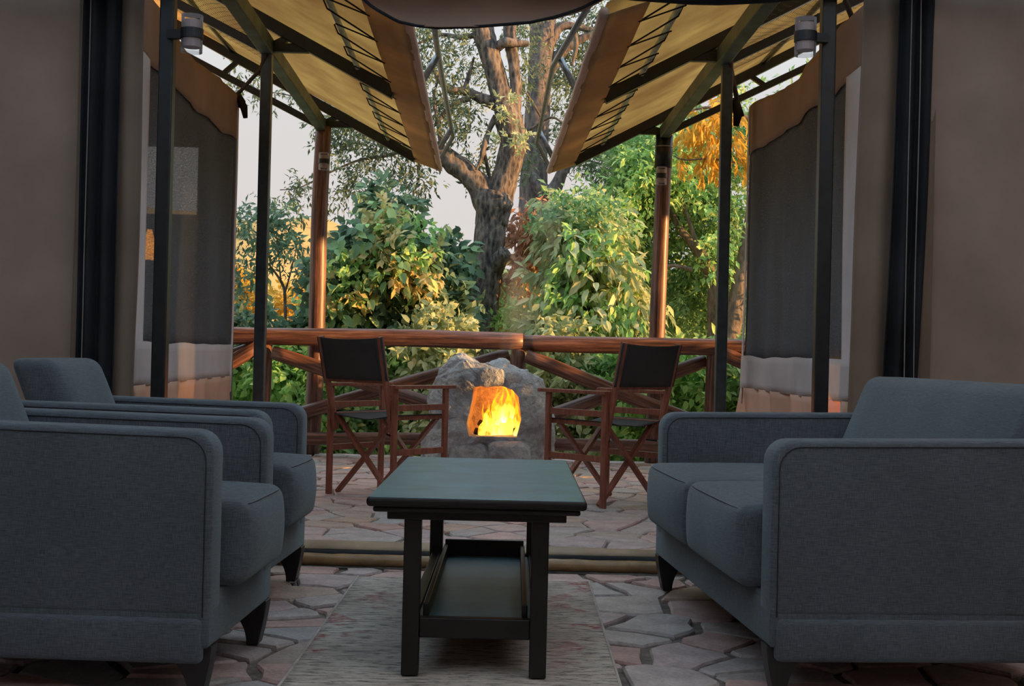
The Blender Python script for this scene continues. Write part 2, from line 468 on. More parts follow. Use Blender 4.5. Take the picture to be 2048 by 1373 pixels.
class MB:
    def __init__(s): s.v = []; s.f = []
    def add(s, vs_, fs):
        b = len(s.v); s.v += [tuple(x) for x in vs_]; s.f += [tuple(i + b for i in f) for f in fs]
        return s
    def box(s, c, d, R=None):
        c = Vector(c); hx, hy, hz = d[0] / 2, d[1] / 2, d[2] / 2
        vs_ = [Vector((sx * hx, sy * hy, sz * hz)) for sz in (-1, 1) for sy in (-1, 1) for sx in (-1, 1)]
        if R is not None: vs_ = [R @ p for p in vs_]
        return s.add([c + p for p in vs_], [(0, 2, 3, 1), (4, 5, 7, 6), (0, 1, 5, 4), (2, 6, 7, 3), (0, 4, 6, 2), (1, 3, 7, 5)])
    def beam(s, p0, p1, w, h, up=(0, 0, 1)):
        p0, p1 = Vector(p0), Vector(p1); d = (p1 - p0); L = d.length; d.normalize()
        upv = Vector(up)
        if abs(d.dot(upv)) > 0.98: upv = Vector((0, 1, 0))
        x = d.cross(upv).normalized(); z = x.cross(d).normalized()
        R = Matrix((x, d, z)).transposed()
        return s.box((p0 + p1) / 2, (w, L, h), R)
    def tube(s, pts, rad, n=8, caps=True):
        pts = [Vector(p) for p in pts]
        if not hasattr(rad, '__len__'): rad = [rad] * len(pts)
        rings = []; prev = None
        for i, p in enumerate(pts):
            a = pts[max(0, i - 1)]; b = pts[min(len(pts) - 1, i + 1)]
            d = (b - a).normalized()
            if prev is None:
                u = d.orthogonal().normalized()
            else:
                u = (prev - d * prev.dot(d)).normalized()
            prev = u; w = d.cross(u)
            rings.append([p + (u * math.cos(2 * math.pi * k / n) + w * math.sin(2 * math.pi * k / n)) * rad[i] for k in range(n)])
        vs_ = [q for r_ in rings for q in r_]
        fs = [(i * n + k, i * n + (k + 1) % n, (i + 1) * n + (k + 1) % n, (i + 1) * n + k)
              for i in range(len(pts) - 1) for k in range(n)]
        if caps:
            fs.append(tuple(reversed(range(n)))); fs.append(tuple((len(pts) - 1) * n + k for k in range(n)))
        return s.add(vs_, fs)
    def grid(s, fn, nu, nv):
        vs_ = [fn(i / nu, j / nv) for j in range(nv + 1) for i in range(nu + 1)]
        fs = [(j * (nu + 1) + i, j * (nu + 1) + i + 1, (j + 1) * (nu + 1) + i + 1, (j + 1) * (nu + 1) + i)
              for j in range(nv) for i in range(nu)]
        return s.add(vs_, fs)
    def prism(s, poly, axis, a, b):      # poly in the two other axes, extruded along axis
        n = len(poly)
        def mk(p, t):
            q = list(p); q.insert(axis, t); return tuple(q)
        vs_ = [mk(p, a) for p in poly] + [mk(p, b) for p in poly]
        fs = [(i, (i + 1) % n, n + (i + 1) % n, n + i) for i in range(n)] + [tuple(reversed(range(n))), tuple(range(n, 2 * n))]
        return s.add(vs_, fs)
    def mesh(s, name, bevel=0.0, seg=2, smooth=False, thick=0.0):
        me = bpy.data.meshes.new(name)
        me.from_pydata(s.v, [], s.f)
        bm = bmesh.new(); bm.from_mesh(me)
        bmesh.ops.recalc_face_normals(bm, faces=bm.faces)
        if thick:
            r = bmesh.ops.solidify(bm, geom=bm.faces[:], thickness=thick)
        if bevel:
            ed = [e_ for e_ in bm.edges if len(e_.link_faces) == 2 and e_.calc_face_angle(0) > 0.5]
            bmesh.ops.bevel(bm, geom=ed, offset=bevel, segments=seg, profile=0.5, affect='EDGES', clamp_overlap=True)
        if smooth:
            for f_ in bm.faces: f_.smooth = True
        bm.to_mesh(me); bm.free()
        return me
    def build(s, name, mat, parent=None, bevel=0.0, seg=2, smooth=False, M=None, thick=0.0):
        return link(name, s.mesh(name, bevel, seg, smooth, thick), mat, parent, M)

def n3(p, s=1.0): return noise.noise(Vector(p) * s)

# ------------------------------------------------------------------ paving
def clip(poly, nx, ny, d):
    out = []
    for i in range(len(poly)):
        a, b = poly[i], poly[(i + 1) % len(poly)]
        da, db = a[0] * nx + a[1] * ny - d, b[0] * nx + b[1] * ny - d
        if da <= 0: out.append(a)
        if (da < 0 < db) or (db < 0 < da):
            t = da / (da - db); out.append((a[0] + (b[0] - a[0]) * t, a[1] + (b[1] - a[1]) * t))
    return out
def paving(parent, x0, x1, y0, y1, cx, cy, gap, zt, seed, name='flagstone'):
    rnd = random.Random(seed)
    pts = []
    ny = int(round((y1 - y0) / cy)); nx = int(round((x1 - x0) / cx))
    for j in range(-1, ny + 1):
        for i in range(-1, nx + 1):
            pts.append((x0 + (i + 0.5 + (0.5 if j % 2 else 0) + rnd.uniform(-0.52, 0.52)) * (x1 - x0) / nx,
                        y0 + (j + 0.5 + rnd.uniform(-0.50, 0.50)) * (y1 - y0) / ny))
    out = []
    for k, (px, py) in enumerate(pts):
        poly = [(x0, y0), (x1, y0), (x1, y1), (x0, y1)]
        near = sorted(range(len(pts)), key=lambda q: (pts[q][0] - px) ** 2 + (pts[q][1] - py) ** 2)[1:22]
        for q in near:
            dx, dy = pts[q][0] - px, pts[q][1] - py
            L = math.hypot(dx, dy); nxx, nyy = dx / L, dy / L
            poly = clip(poly, nxx, nyy, nxx * px + nyy * py + L / 2 - gap * rnd.uniform(0.25, 1.1))
            if len(poly) < 3: break
        if len(poly) < 3: continue
        ar = abs(sum(poly[i][0] * poly[(i + 1) % len(poly)][1] - poly[(i + 1) % len(poly)][0] * poly[i][1] for i in range(len(poly)))) / 2
        if ar < 0.0012: continue
        # broken edges
        pp = []
        for i in range(len(poly)):
            a, b = poly[i], poly[(i + 1) % len(poly)]
            L = math.hypot(b[0] - a[0], b[1] - a[1])
            if L < 0.03: 
                pp.append(((a[0] + b[0]) / 2, (a[1] + b[1]) / 2)); continue
            mx_, my_ = sum(p[0] for p in poly) / len(poly), sum(p[1] for p in poly) / len(poly)
            pp.append((a[0] + (mx_ - a[0]) * 0.02, a[1] + (my_ - a[1]) * 0.02))
            if L > 0.10:
                t = rnd.uniform(0.35, 0.65); o_ = rnd.uniform(-0.018, 0.010)
                pp.append((a[0] + (b[0] - a[0]) * t + (b[1] - a[1]) / L * o_, a[1] + (b[1] - a[1]) * t - (b[0] - a[0]) / L * o_))
        n = len(pp)
        if n < 3: continue
        c = (sum(p[0] for p in pp) / n, sum(p[1] for p in pp) / n)
        h = zt + rnd.uniform(-0.004, 0.004); tx, ty = rnd.uniform(-0.02, 0.02), rnd.uniform(-0.02, 0.02)
        def zz(p): return h + (p[0] - c[0]) * tx + (p[1] - c[1]) * ty
        vs_ = []
        for ins, dz in ((0.05, 0.0), (0.0, -0.007), (-0.01, -0.035)):
            for p in pp:
                q = (p[0] + (c[0] - p[0]) * ins, p[1] + (c[1] - p[1]) * ins)
                vs_.append((q[0] - c[0], q[1] - c[1], zz(q) + dz))
        fs = [tuple(range(n))]
        for r_ in range(2):
            fs += [(r_ * n + i, (r_ + 1) * n + i, (r_ + 1) * n + (i + 1) % n, r_ * n + (i + 1) % n) for i in range(n)]
        out.append((c, vs_, fs))
    out.sort(key=lambda t: t[0][1])
    for c, vs_, fs in out[:290]:
        MB().add(vs_, fs).build(name, 'flagstone', parent, M=Matrix.Translation((c[0], c[1], 0)))
    rest = MB()
    for c, vs_, fs in out[290:]: rest.add([(v[0] + c[0], v[1] + c[1], v[2]) for v in vs_], fs)
    if rest.v:
        o = rest.build('far_flagstones', 'flagstone_far', parent); o['kind'] = 'stuff'
    return len(out)

fo = MB().box((0.1, 2.2, -0.072), (5.6, 5.3, 0.12)).build('floor', 'grout')
setp(fo, 'indoor crazy paving floor of reddish and grey flagstones under the rug', 'floor', kind='structure')
n_in = paving(fo, -1.5, 1.9, 2.45, 4.84, 0.185, 0.235, 0.013, 0.0, 3)
pa = MB().box((0.0, 7.45, -0.171), (6.4, 5.2, 0.32)).build('floor_patio', 'grout')
setp(pa, 'outdoor patio of irregular pinkish flagstones up to the log railing', 'floor', kind='structure')
n_out = paving(pa, -2.1, 1.95, 4.98, 9.98, 0.225, 0.225, 0.008, 0.0, 5)

# ------------------------------------------------------------------ lounge tent shell
def ripple(a, b, amp): return amp * (n3((a * 2.1, b * 0.7, 3.3)) + 0.5 * n3((a * 6.0, b * 1.6, 9.1)))
YF = 5.22
def front_wall(name, x0, x1, label, seed, amp=0.03):
    o = MB().grid(lambda u, v: (x0 + (x1 - x0) * u, YF + ripple(x0 + u * (x1 - x0) + seed + v * 0.5 * (seed > 0), v * 2.7, amp), -0.01 + v * 2.72), 26, 22
                  ).build(name, 'tan_wall', smooth=True, thick=0.004)
    return setp(o, label, 'tent wall', kind='structure')
wfl = front_wall('wall_front_left', -2.75, -1.73, 'plain tan canvas front wall behind the two armchairs', 0.0)
wfr = front_wall('wall_front_right', 1.56, 2.75, 'plain tan canvas front wall behind the two seat sofa', 5.0, 0.075)
def vstrip(name, parent, mat, x0, x1, y, z0, z1, amp, seed, lean=0.0, folds=3, thick=0.004):
    def fn(u, v):
        z = z0 + (z1 - z0) * v
        x = x0 + (x1 - x0) * u + lean * (v - 0.5) + 0.012 * n3((z * 0.9, seed, 1.0))
        yy = y + amp * math.sin(u * math.pi * folds + 0.8 * n3((z * 0.6, seed, 4.0))) + 0.01 * n3((x * 3, z, seed))
        return (x, yy, z)
    return MB().grid(fn, 24, 30).build(name, mat, parent, smooth=True, thick=thick)
# hems, rolled dark nets and stitched tapes of the two front walls
vstrip('hem_tape', wfl, 'hem_brown', -1.80, -1.735, YF - 0.035, 0.0, 2.7, 0.004, 1.0)
vstrip('hem_tape', wfr, 'hem_brown', 1.555, 1.63, YF - 0.035, 0.0, 2.7, 0.004, 2.0)
def stitch(parent, x, y, z0, z1, seed):
    pts = [(x + 0.010 * n3((z0 + (z1 - z0) * i / 24 * 1.0, seed, 0.3)), y, z0 + (z1 - z0) * i / 24) for i in range(25)]
    MB().tube(pts, 0.0022, 5).build('stitching', 'thread', parent, smooth=True)
nl = vstrip('net_curtain', None, 'black_net', -1.76, -1.605, YF - 0.10, 0.02, 2.7, 0.022, 3.0, folds=5)
setp(nl, 'black gathered net curtain hanging beside the mesh window behind the armchairs', 'curtain', 'gathered black nets at the tent opening')
stitch(nl, -1.725, YF - 0.13, 0.05, 2.6, 8.0)
nr = vstrip('net_curtain', None, 'black_net', 1.44, 1.575, YF - 0.10, 0.02, 2.7, 0.022, 6.0, lean=0.06, folds=4)
setp(nr, 'black gathered net curtain hanging behind the two seat sofa', 'curtain', 'gathered black nets at the tent opening')
stitch(nr, 1.535, YF - 0.13, 0.05, 2.6, 5.0)
stitch(nr, 1.50, YF - 0.13, 0.05, 2.6, 7.0)
b1 = vstrip('door_flap', None, 'hem_brown', -1.66, -1.535, YF - 0.045, 0.0, 2.7, 0.006, 9.0, folds=3)
setp(b1, 'narrow folded brown canvas flap between black net and pale strip', 'tent flap', 'folded brown door flaps')
b2 = vstrip('door_flap', None, 'hem_brown', 1.315, 1.50, YF - 0.045, 0.0, 2.7, 0.010, 10.0, lean=0.05, folds=3)
setp(b2, 'wider folded brown canvas flap beside the black net behind the sofa', 'tent flap', 'folded brown door flaps')

# gable panel above the opening
def gab(u, v):
    x = -2.76 + 5.52 * u
    zt = 2.74 + 0.65 * (1 - abs(2 * u - 1))
    z0 = 2.47
    return (x, 5.13 + 0.012 * n3((x * 2, v * 2, 1)), z0 + (zt - z0) * v)
go = MB().grid(gab, 40, 6).build('wall_front_top', 'tan_wall', smooth=True, thick=0.004)
setp(go, 'tan canvas gable above the tent opening', 'tent wall', kind='structure')
# side walls and ceiling of the lounge
def plane_wall(name, p0, p1, z0, z1, mat, label, amp=0.03):
    p0, p1 = Vector(p0), Vector(p1); d = (p1 - p0); nn = Vector((-d.y, d.x)).normalized()
    o = MB().grid(lambda u, v: ((p0 + d * u).x + nn.x * ripple(u * d.length, v * 2.5, amp), (p0 + d * u).y + nn.y * ripple(u * d.length, v * 2.5, amp),
                                z0 + (z1 - z0) * v), 30, 14).build(name, mat, smooth=True, thick=0.004)
    return setp(o, label, 'tent wall', kind='structure')
plane_wall('wall_lounge_left', (-2.76, -0.4), (-2.76, 5.2), 0, 2.72, 'tan_wall', 'tan canvas side wall of the lounge behind the armchairs')
plane_wall('wall_lounge_right', (2.76, -0.4), (2.76, 5.2), 0, 2.72, 'tan_wall', 'tan canvas side wall of the lounge behind the sofa')
plane_wall('wall_back', (-2.76, -0.45), (2.76, -0.45), 0, 2.72, 'back_canvas', 'pale canvas back wall of the lounge')
ce = MB().grid(lambda u, v: (-2.76 + 5.52 * u, -0.4 + 5.55 * v, 2.74 + 0.65 * (1 - abs(2 * u - 1)) + 0.01 * n3((u * 9, v * 9, 0))), 24, 12
               ).build('ceiling', 'ceiling_canvas', smooth=True, thick=0.004)
setp(ce, 'pale canvas lounge ceiling rising to a ridge', 'ceiling', kind='structure')

# ------------------------------------------------------------------ corridor side walls with mesh windows
def side_wall(name, a, b, label, seed, sgn, ztop=2.26):
    a, b = Vector(a), Vector(b); d = b - a; L = d.length; nn = Vector((-d.y, d.x)).normalized() * sgn   # nn points to the patio
    root = empty(name, (a.x, a.y, 0)); setp(root, label, 'tent wall', kind='structure')
    def surf(mat, nm, t0, t1, z0f, z1f, off, amp, nu=20, nv=10, fold=0.0, thick=0.003):
        def fn(u, v):
            t = t0 + (t1 - t0) * u
            z0, z1 = z0f(t), z1f(t)
            z = z0 + (z1 - z0) * v
            o_ = off + amp * (n3((t * L * 3, z * 0.9, seed)) + 0.6 * n3((t * L * 8, z * 1.2, seed + 4)))
            if fold: o_ += fold * math.sin((t * L * 6 + (1 - v) * 1.9) * math.pi + 2 * n3((t * L * 2.5, z, seed))) * (1 - 0.55 * v)
            p = a + d * t + nn * o_
            return (p.x, p.y, z)
        return MB().grid(fn, nu, nv).build(nm, mat, root, smooth=True, thick=thick)
    top = lambda t: ztop + 0.018 * math.sin(t * 9 + seed) - 0.05 * math.sin(t * math.pi)
    val = lambda t: ztop - 0.27 + 0.02 * n3((t * 7, seed, 2)) - 0.02 * math.sin(t * math.pi)
    msh = surf('net_screen', 'mesh_screen', 0.04, 0.985, lambda t: 0.80, lambda t: val(t) + 0.03, -0.006, 0.020, 24, 16)
    surf('brown_flap', 'top_valance', 0.0, 1.0, val, top, 0.004, 0.018, 28, 6)
    surf('strip_pale_lit', 'edge_strip', 0.0, 0.075 if sgn < 0 else 0.105, lambda t: 0.55, lambda t: val(t) + 0.02, 0.006, 0.012, 6, 20)  # light on the wall's near edge put into a pale strip
    surf('strip_pale_lit', 'far_hem', 0.978, 1.0, lambda t: 0.55, lambda t: ztop - 0.02, 0.008, 0.010, 3, 20)
    surf('band_grey', 'lower_band', 0.0, 1.0, lambda t: 0.64, lambda t: 0.82 + 0.012 * n3((t * 6, seed, 0)), 0.008, 0.014, 30, 5)
    surf('skirt', 'lower_skirt', 0.0, 1.0, lambda t: 0.0, lambda t: 0.645, 0.012, 0.016, 60, 18, fold=0.020 if sgn < 0 else 0.034)
    return root
side_wall('wall_left', (-1.575, 5.24), (-1.665, 7.46), 'brown canvas side wall with mesh window left of the patio behind armchairs', 1.0, -1)
side_wall('wall_right', (1.36, 5.24), (1.295, 7.56), 'brown canvas side wall with mesh window right of the patio behind sofa', 6.0, 1)

# rooms behind the mesh windows
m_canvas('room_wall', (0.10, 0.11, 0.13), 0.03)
def cut_wall(name, x0, x1, y, hole, label):
    # gable end wall: its top follows the roof slope; hole = (x0, x1, z0, z1)
    mb = MB(); t = 0.012
    top = lambda x: 2.235 + 0.5 * (abs(x) - min(abs(x0), abs(x1)))
    def slab(ax, bx_, za, zb=None):
        mb.prism([(ax, za), (bx_, za), (bx_, zb if zb is not None else top(bx_)), (ax, zb if zb is not None else top(ax))], 1, y - t / 2, y + t / 2)
    if hole:
        hx0, hx1, hz0, hz1 = hole
        slab(x0, hx0, 0); slab(hx1, x1, 0); slab(hx0, hx1, 0, hz0); slab(hx0, hx1, hz1)
    else: slab(x0, x1, 0)
    o = mb.build(name, 'room_wall'); return setp(o, label, 'tent wall', kind='structure')
w0, w1 = at(268, 292, 7.62), at(394, 430, 7.62)
cut_wall('wall_room_left', -4.4, -1.69, 7.62, (w0.x, w1.x, w1.z, w0.z), 'canvas end wall with a small bright window seen through the left mesh')
plane_wall('wall_room_left_outer', (-4.4, 5.2), (-4.4, 7.62), 0, 2.9, 'room_wall', 'outer canvas wall of the room behind the left mesh')
cut_wall('wall_room_right', 1.33, 4.4, 7.72, None, 'canvas end wall of the room behind the right mesh')
plane_wall('wall_room_right_outer', (4.4, 5.2), (4.4, 7.72), 0, 2.9, 'room_wall', 'outer canvas wall of the room behind the right mesh')
pn = at(298, 512, 6.9)  # glowing cone stands in for an orange spot behind the mesh
lr = empty('orange_glow', (pn.x, pn.y, 0), label='glowing orange cone standing in for a spot seen through the mesh window', cat='lamp')
MB().tube([(pn.x, pn.y, pn.z - 0.02), (pn.x, pn.y, pn.z + 0.0), (pn.x, pn.y, pn.z + 0.14)], [0.055, 0.05, 0.012], 20).build('glow_cone', 'glow_orange', lr, smooth=True)
MB().tube([(pn.x, pn.y, 0), (pn.x, pn.y, 0.02), (pn.x, pn.y, 0.025), (pn.x, pn.y, pn.z)], [0.10, 0.10, 0.012, 0.012], 16).build('glow_stand', 'leg_black', lr)

# ------------------------------------------------------------------ steel frames
def frame(name, label, side):
    """side -1 left of the walkway, +1 right of it"""
    if side < 0:
        XI, XO, XW = -1.412, -1.487, -1.565
    else:
        XI, XO, XW = 1.17, 1.137, 1.05
    YI, YO, YW = 5.08, 7.4, 9.9
    root = empty(name, (XI, YI, 0), label=label, cat='tent frame', group='steel tent frames beside the walkway')
    zb = 2.52
    for x, y, w, h in ((XI, YI, 0.056, 2.62), (XO, YO, 0.062, zb)):
        MB().box((x, y, h / 2), (w, w, h)).build('pole', 'steel' if y < 6 else 'steel_sheen', root, bevel=0.006)
    # square steel head plate on the log post
    MB().beam((XI, 4.8, zb + 0.02), (XW, 10.0, zb - 0.01), 0.075, 0.09).build('long_beam', 'steel_green', root, bevel=0.006)
    s = 0.53
    def ex(y): return (-0.52 - 0.033 * (y - 5.7)) if side < 0 else (0.307 - 0.026 * (y - 5.5))
    def zc(x, y): return 2.24 + s * abs(x - ex(y))
    for y, xp in ((YO, XO), (YW, XW)):
        far = xp + side * 1.9
        MB().beam((ex(y) + side * 0.18, y, zc(ex(y) + side * 0.18, y) - 0.06), (far, y, zc(far, y) - 0.06), 0.06, 0.07).build('rafter', 'steel', root, bevel=0.004)
        xt = ex(y) + side * (zb - 2.24 + 0.05) / s
        MB().beam((xp, y, zb), (xt, y, zb), 0.045, 0.05).build('tie_bar', 'steel', root, bevel=0.004)
        far2 = xp + side * 1.9
        MB().beam((xp, y, zb - 0.02), (far2, y, zb - 0.02 + 0.5 * 1.9), 0.045, 0.05).build('lower_chord', 'steel', root, bevel=0.004)
        xs = xp - side * 0.12
        MB().beam((xp, y, zb), (xs, y, zc(xs, y) - 0.08), 0.035, 0.035).build('strut', 'steel', root)
        xs = xp + side * 0.75
        MB().beam((xs, y, zb + 0.5 * 0.75), (xs - side * 0.1, y, zc(xs - side * 0.1, y) - 0.08), 0.035, 0.035).build('strut', 'steel', root)
    # second thin rafter line just behind the far truss
    y = 10.1
    MB().beam((ex(y) + side * 0.18, y, zc(ex(y) + side * 0.18, y) - 0.03), (XW + side * 2.2, y, zc(XW + side * 2.2, y) - 0.03), 0.05, 0.06).build('gable_rafter', 'steel', root)
    # purlins along the canopy
    pts = [(ex(yy) + side * 0.39, yy, zc(ex(yy) + side * 0.39, yy) - 0.035) for yy in (5.3, 10.1)]
    MB().tube(pts, 0.015, 10).build('eave_purlin', 'purlin_green', root, smooth=True)
    for k in (1.6, 2.4):
        pts = [(ex(yy) + side * k, yy, zc(ex(yy) + side * k, yy) - 0.025) for yy in (5.3, 10.1)]
        MB().tube(pts, 0.02, 8).build('purlin', 'steel', root, smooth=True)
    return root, ex, zc
frl, exl, zcl = frame('steel_tent_frame', 'dark steel poles and rafters carrying the canopy over the armchair side', -1)
frr, exr, zcr = frame('steel_tent_frame', 'dark steel poles and rafters carrying the canopy over the sofa side', 1)

# ------------------------------------------------------------------ canvas canopies
def canopy(label, side, ex, zc):
    root = empty('canvas_canopy', (ex(7.4), 7.4, 2.24), label=label, cat='canopy', group='tan canvas canopies above the walkway')
    def fn(u, v):
        y = 5.35 + v * 4.8; x = ex(y) + side * (0.01 + u * (3.0 if side < 0 else 2.75))
        return (x, y, zc(x, y) + 0.012 + 0.02 * n3((x * 1.6, y * 1.3, side)) - 0.03 * math.sin(math.pi * ((v * 4.8) % 2.4) / 2.4) * min(1, u * 5))
    MB().grid(fn, 30, 30).build('roof_sheet', 'roof_canvas', root, smooth=True, thick=0.003)
    def bs_(u, v):                      # far slope of the same roof, beyond the ridge
        y = 3.0 + v * 7.15; xr = ex(max(y, 5.35)) + side * (3.0 if side < 0 else 2.75)
        x = xr + side * u * 2.7
        return (x, y, zc(xr, y) + 0.012 - 0.53 * 2.7 * u)
    MB().grid(bs_, 12, 12).build('rear_sheet', 'roof_canvas', root, smooth=True, thick=0.003)
    def fo(u, v):
        y = 5.35 + v * 4.75; x = ex(y) + side * (0.005 + u * 0.185)
        return (x, y, zc(x, y) - 0.03 - 0.03 * u + 0.008 * n3((x * 4, y * 2.5, 4 + side)))
    fd = MB().grid(fo, 5, 40).build('eave_fold', 'roof_fold', root, smooth=True, thick=0.003)
    pts = [(ex(y), y, zc(ex(y), y) - 0.012 + 0.006 * n3((y * 3, side, 0))) for y in [5.35 + 4.75 * i / 40 for i in range(41)]]
    MB().tube(pts, [0.022 + 0.004 * n3((p[1] * 9, 0, side)) for p in pts], 8).build('rolled_edge', 'hem_tan', root, smooth=True)
    wb, hx = MB(), 0.045
    x0_, nx_, ny_ = (1.05, 34, 52)
    for j in range(ny_):
        for i in range(nx_):
            def HP(dx, dy):
                yy = 6.35 + (j * 0.75 + dy) * hx * 1.5; off = x0_ + (i + (0.5 if j % 2 else 0) + dx) * hx * 0.95
                xx = ex(yy) + side * off
                return (xx, yy, zc(xx, yy) - 0.075 - 0.02 * n3((xx * 2, yy * 2, 5)))
            a_, b_, c_, d_ = HP(0, 0), HP(0.5, 0.25), HP(0.5, 0.75), HP(1, 0)
            for p_, q_ in ((a_, b_), (b_, c_), (b_, d_)): wb.tube([p_, q_], 0.0011, 3, False)
    wo_ = wb.build('wire_netting', 'wire', root); wo_['kind'] = 'stuff'
    y = 5.65
    while y < 9.9:
        xa, xb = ex(y) + side * 0.18, ex(y) + side * 0.40
        A = (xa, y + 0.02, zc(xa, y) - 0.062); B = (xb, y + 0.16, zc(xb, y) - 0.065); C_ = (xb, y - 0.12, zc(xb, y) - 0.065)
        D_ = (xb + side * 0.02, y - 0.12, zc(xb, y) - 0.02)
        MB().tube([B, A, C_, D_], 0.0042, 6).build('lacing_cord', 'cord', root)
        y += 0.47
    return root
cal = canopy('tan canvas canopy laced to steel tubing, sloping down over the armchair side', -1, exl, zcl)
car = canopy('tan canvas canopy laced to steel tubing, sloping down over the sofa side', 1, exr, zcr)

# tubular brackets in the gap between the canopies
def bracket(label, main, struts):
    p = [at(*q) for q in main]
    root = empty('gutter_bracket', p[0], label=label, cat='metal frame', group='tube brackets in the roof gap')
    MB().tube(p, 0.016, 10).build('main_tube', 'galv', root, smooth=True)
    for a, b in struts:
        MB().tube([at(*a), at(*b)], 0.019, 8).build('strut', 'galv', root, smooth=True)
bracket('thin galvanised tube bracket bent beside the canopy over the armchair side',
        [(866, 20, 6.0), (872, 80, 6.6), (890, 190, 8.2), (906, 274, 9.6), (884, 312, 9.95)], [((876, 112, 7.0), (842, 166, 7.1)), ((904, 255, 9.3), (880, 296, 9.5))])
bracket('thin galvanised tube bracket bent beside the canopy over the sofa side',
        [(1190, -10, 5.9), (1106, 132, 7.4), (1092, 200, 8.2), (1074, 284, 9.6), (1096, 328, 9.95)], [((1117, 112, 7.2), (1152, 178, 7.25)), ((1078, 262, 9.4), (1104, 312, 9.5))])

# ------------------------------------------------------------------ sagging door flap at the top of the opening
SAGP = [(715, -12), (745, 14), (795, 43), (835, 52), (880, 56), (960, 53), (1060, 45), (1110, 34), (1160, 18), (1220, -12)]
def sag(u):
    t = u * (len(SAGP) - 1); i = min(int(t), len(SAGP) - 2); t -= i
    return SAGP[i][0] * (1 - t) + SAGP[i + 1][0] * t, SAGP[i][1] * (1 - t) + SAGP[i + 1][1] * t
fr_ = empty('door_flap_roll', (0.0, 5.0, 2.1), label='brown canvas door flap sagging across the top of the opening', cat='tent flap')
def sagf(u, v):
    px, py = sag(u)
    top = at(px + (px - 980) * 0.3 * v, -150, 5.02)
    bot = at(px, py, 5.02)
    p = bot.lerp(top, v)
    p.y += 0.05 * math.sin(v * 9 + 2.5 * (2 * u - 1) ** 2) * (1 - 0.3 * v) + 0.015 * n3((u * 6, v * 4, 2))
    return p
MB().grid(sagf, 40, 18).build('flap_cloth', 'brown_flap', fr_, smooth=True, thick=0.004)
MB().tube([at(sag(i / 30)[0], sag(i / 30)[1], 5.03) for i in range(31)], 0.006, 6).build('bound_edge', 'black_net', fr_, smooth=True)
pts = [at(-60 + 2220 * i / 40, -38 + 26 * math.exp(-((-60 + 55.5 * i - 1420) / 230) ** 2) + 3 * n3((i * 0.3, 0, 0)), 5.0) for i in range(41)]
rn = MB().tube(pts, [0.042 + 0.006 * n3((i * 0.5, 3, 1)) for i in range(41)], 12).build('net_roll', 'black_net', smooth=True)
setp(rn, 'long rolled black net tied along the top of the opening', 'rolled net')

# straps
def strap(name, pts, w, label, parent=None, knot=None):
    root = empty(name, pts[0], label=label, cat='strap', group='cloth ties on the canopy poles')
    MB().tube(pts, w, 6).build('band', 'strap', root, smooth=True)
    if knot:
        for q in knot: MB().tube(q, [w * 1.6, w * 2.0, w * 1.2], 6).build('knot_tail', 'cord', root, smooth=True)
strap('tie_strap', [at(538, 92, 7.36), at(520, 140, 7.38), at(494, 168, 7.42), at(474, 190, 7.45)], 0.012,
      'dark tie strap knotted from the mesh wall corner to the armchair side pole', None,
      [[at(474, 188, 7.44), at(484, 205, 7.42), at(480, 216, 7.42)], [at(476, 195, 7.43), at(488, 215, 7.41), at(491, 236, 7.41)]])
strap('tie_strap', [at(1458, 112, 7.36), at(1466, 160, 7.4), at(1474, 200, 7.45), at(1484, 232, 7.5)], 0.014,
      'dark tie strap knotted from the mesh wall corner to the sofa side pole', None,
      [[at(1470, 200, 7.42), at(1476, 228, 7.42), at(1472, 252, 7.42)]])
strap('tie_strap', [at(1690, 0, 5.6), at(1702, 30, 5.6), at(1708, 48, 5.62)], 0.012, 'brown tie bunching the top of the canvas wall beside the sofa side pole', None, None)

# ------------------------------------------------------------------ wall lamps
def lamp(loc, r, h, arm, label, group):
    root = empty('glass_cylinder_lamp', loc, label=label, cat='lamp', group=group)
    x, y, z = loc
    MB().tube([(x, y, z - h / 2), (x, y, z + h / 2)], r, 24).build('glass_cylinder', 'lamp_glass', root, smooth=False)
    MB().tube([(x, y, z - h * 0.36), (x, y, z + h * 0.36)], r * 0.84, 24).build('inner_core', 'lamp_core', root)
    MB().tube([(x, y, z - h * 0.13), (x, y, z + h * 0.13)], r * 1.07, 24).build('band', 'steel', root)
    ax, ay = arm
    MB().beam((x, y, z), (ax, ay, z), 0.03, h * 0.24).build('bracket', 'steel', root)
    return root
q = at(384, 68, 5.02); lamp(tuple(q), 0.041, 0.145, (-1.40, 5.04), 'clear glass cylinder lamp on the steel pole by the armchairs', 'lamps on steel poles')
q = at(1611, 74, 5.02); lamp(tuple(q), 0.041, 0.145, (1.16, 5.04), 'clear glass cylinder lamp on the steel pole by the sofa', 'lamps on steel poles')
q = at(648, 323, 9.80); lamp(tuple(q), 0.040, 0.128, (q.x - 0.02, 9.88), 'small glass cylinder lamp on the log post behind armchair side', 'lamps on log posts')
q = at(1323, 352, 9.80); lamp(tuple(q), 0.040, 0.132, (q.x + 0.02, 9.88), 'small glass cylinder lamp on the log post behind sofa side', 'lamps on log posts')

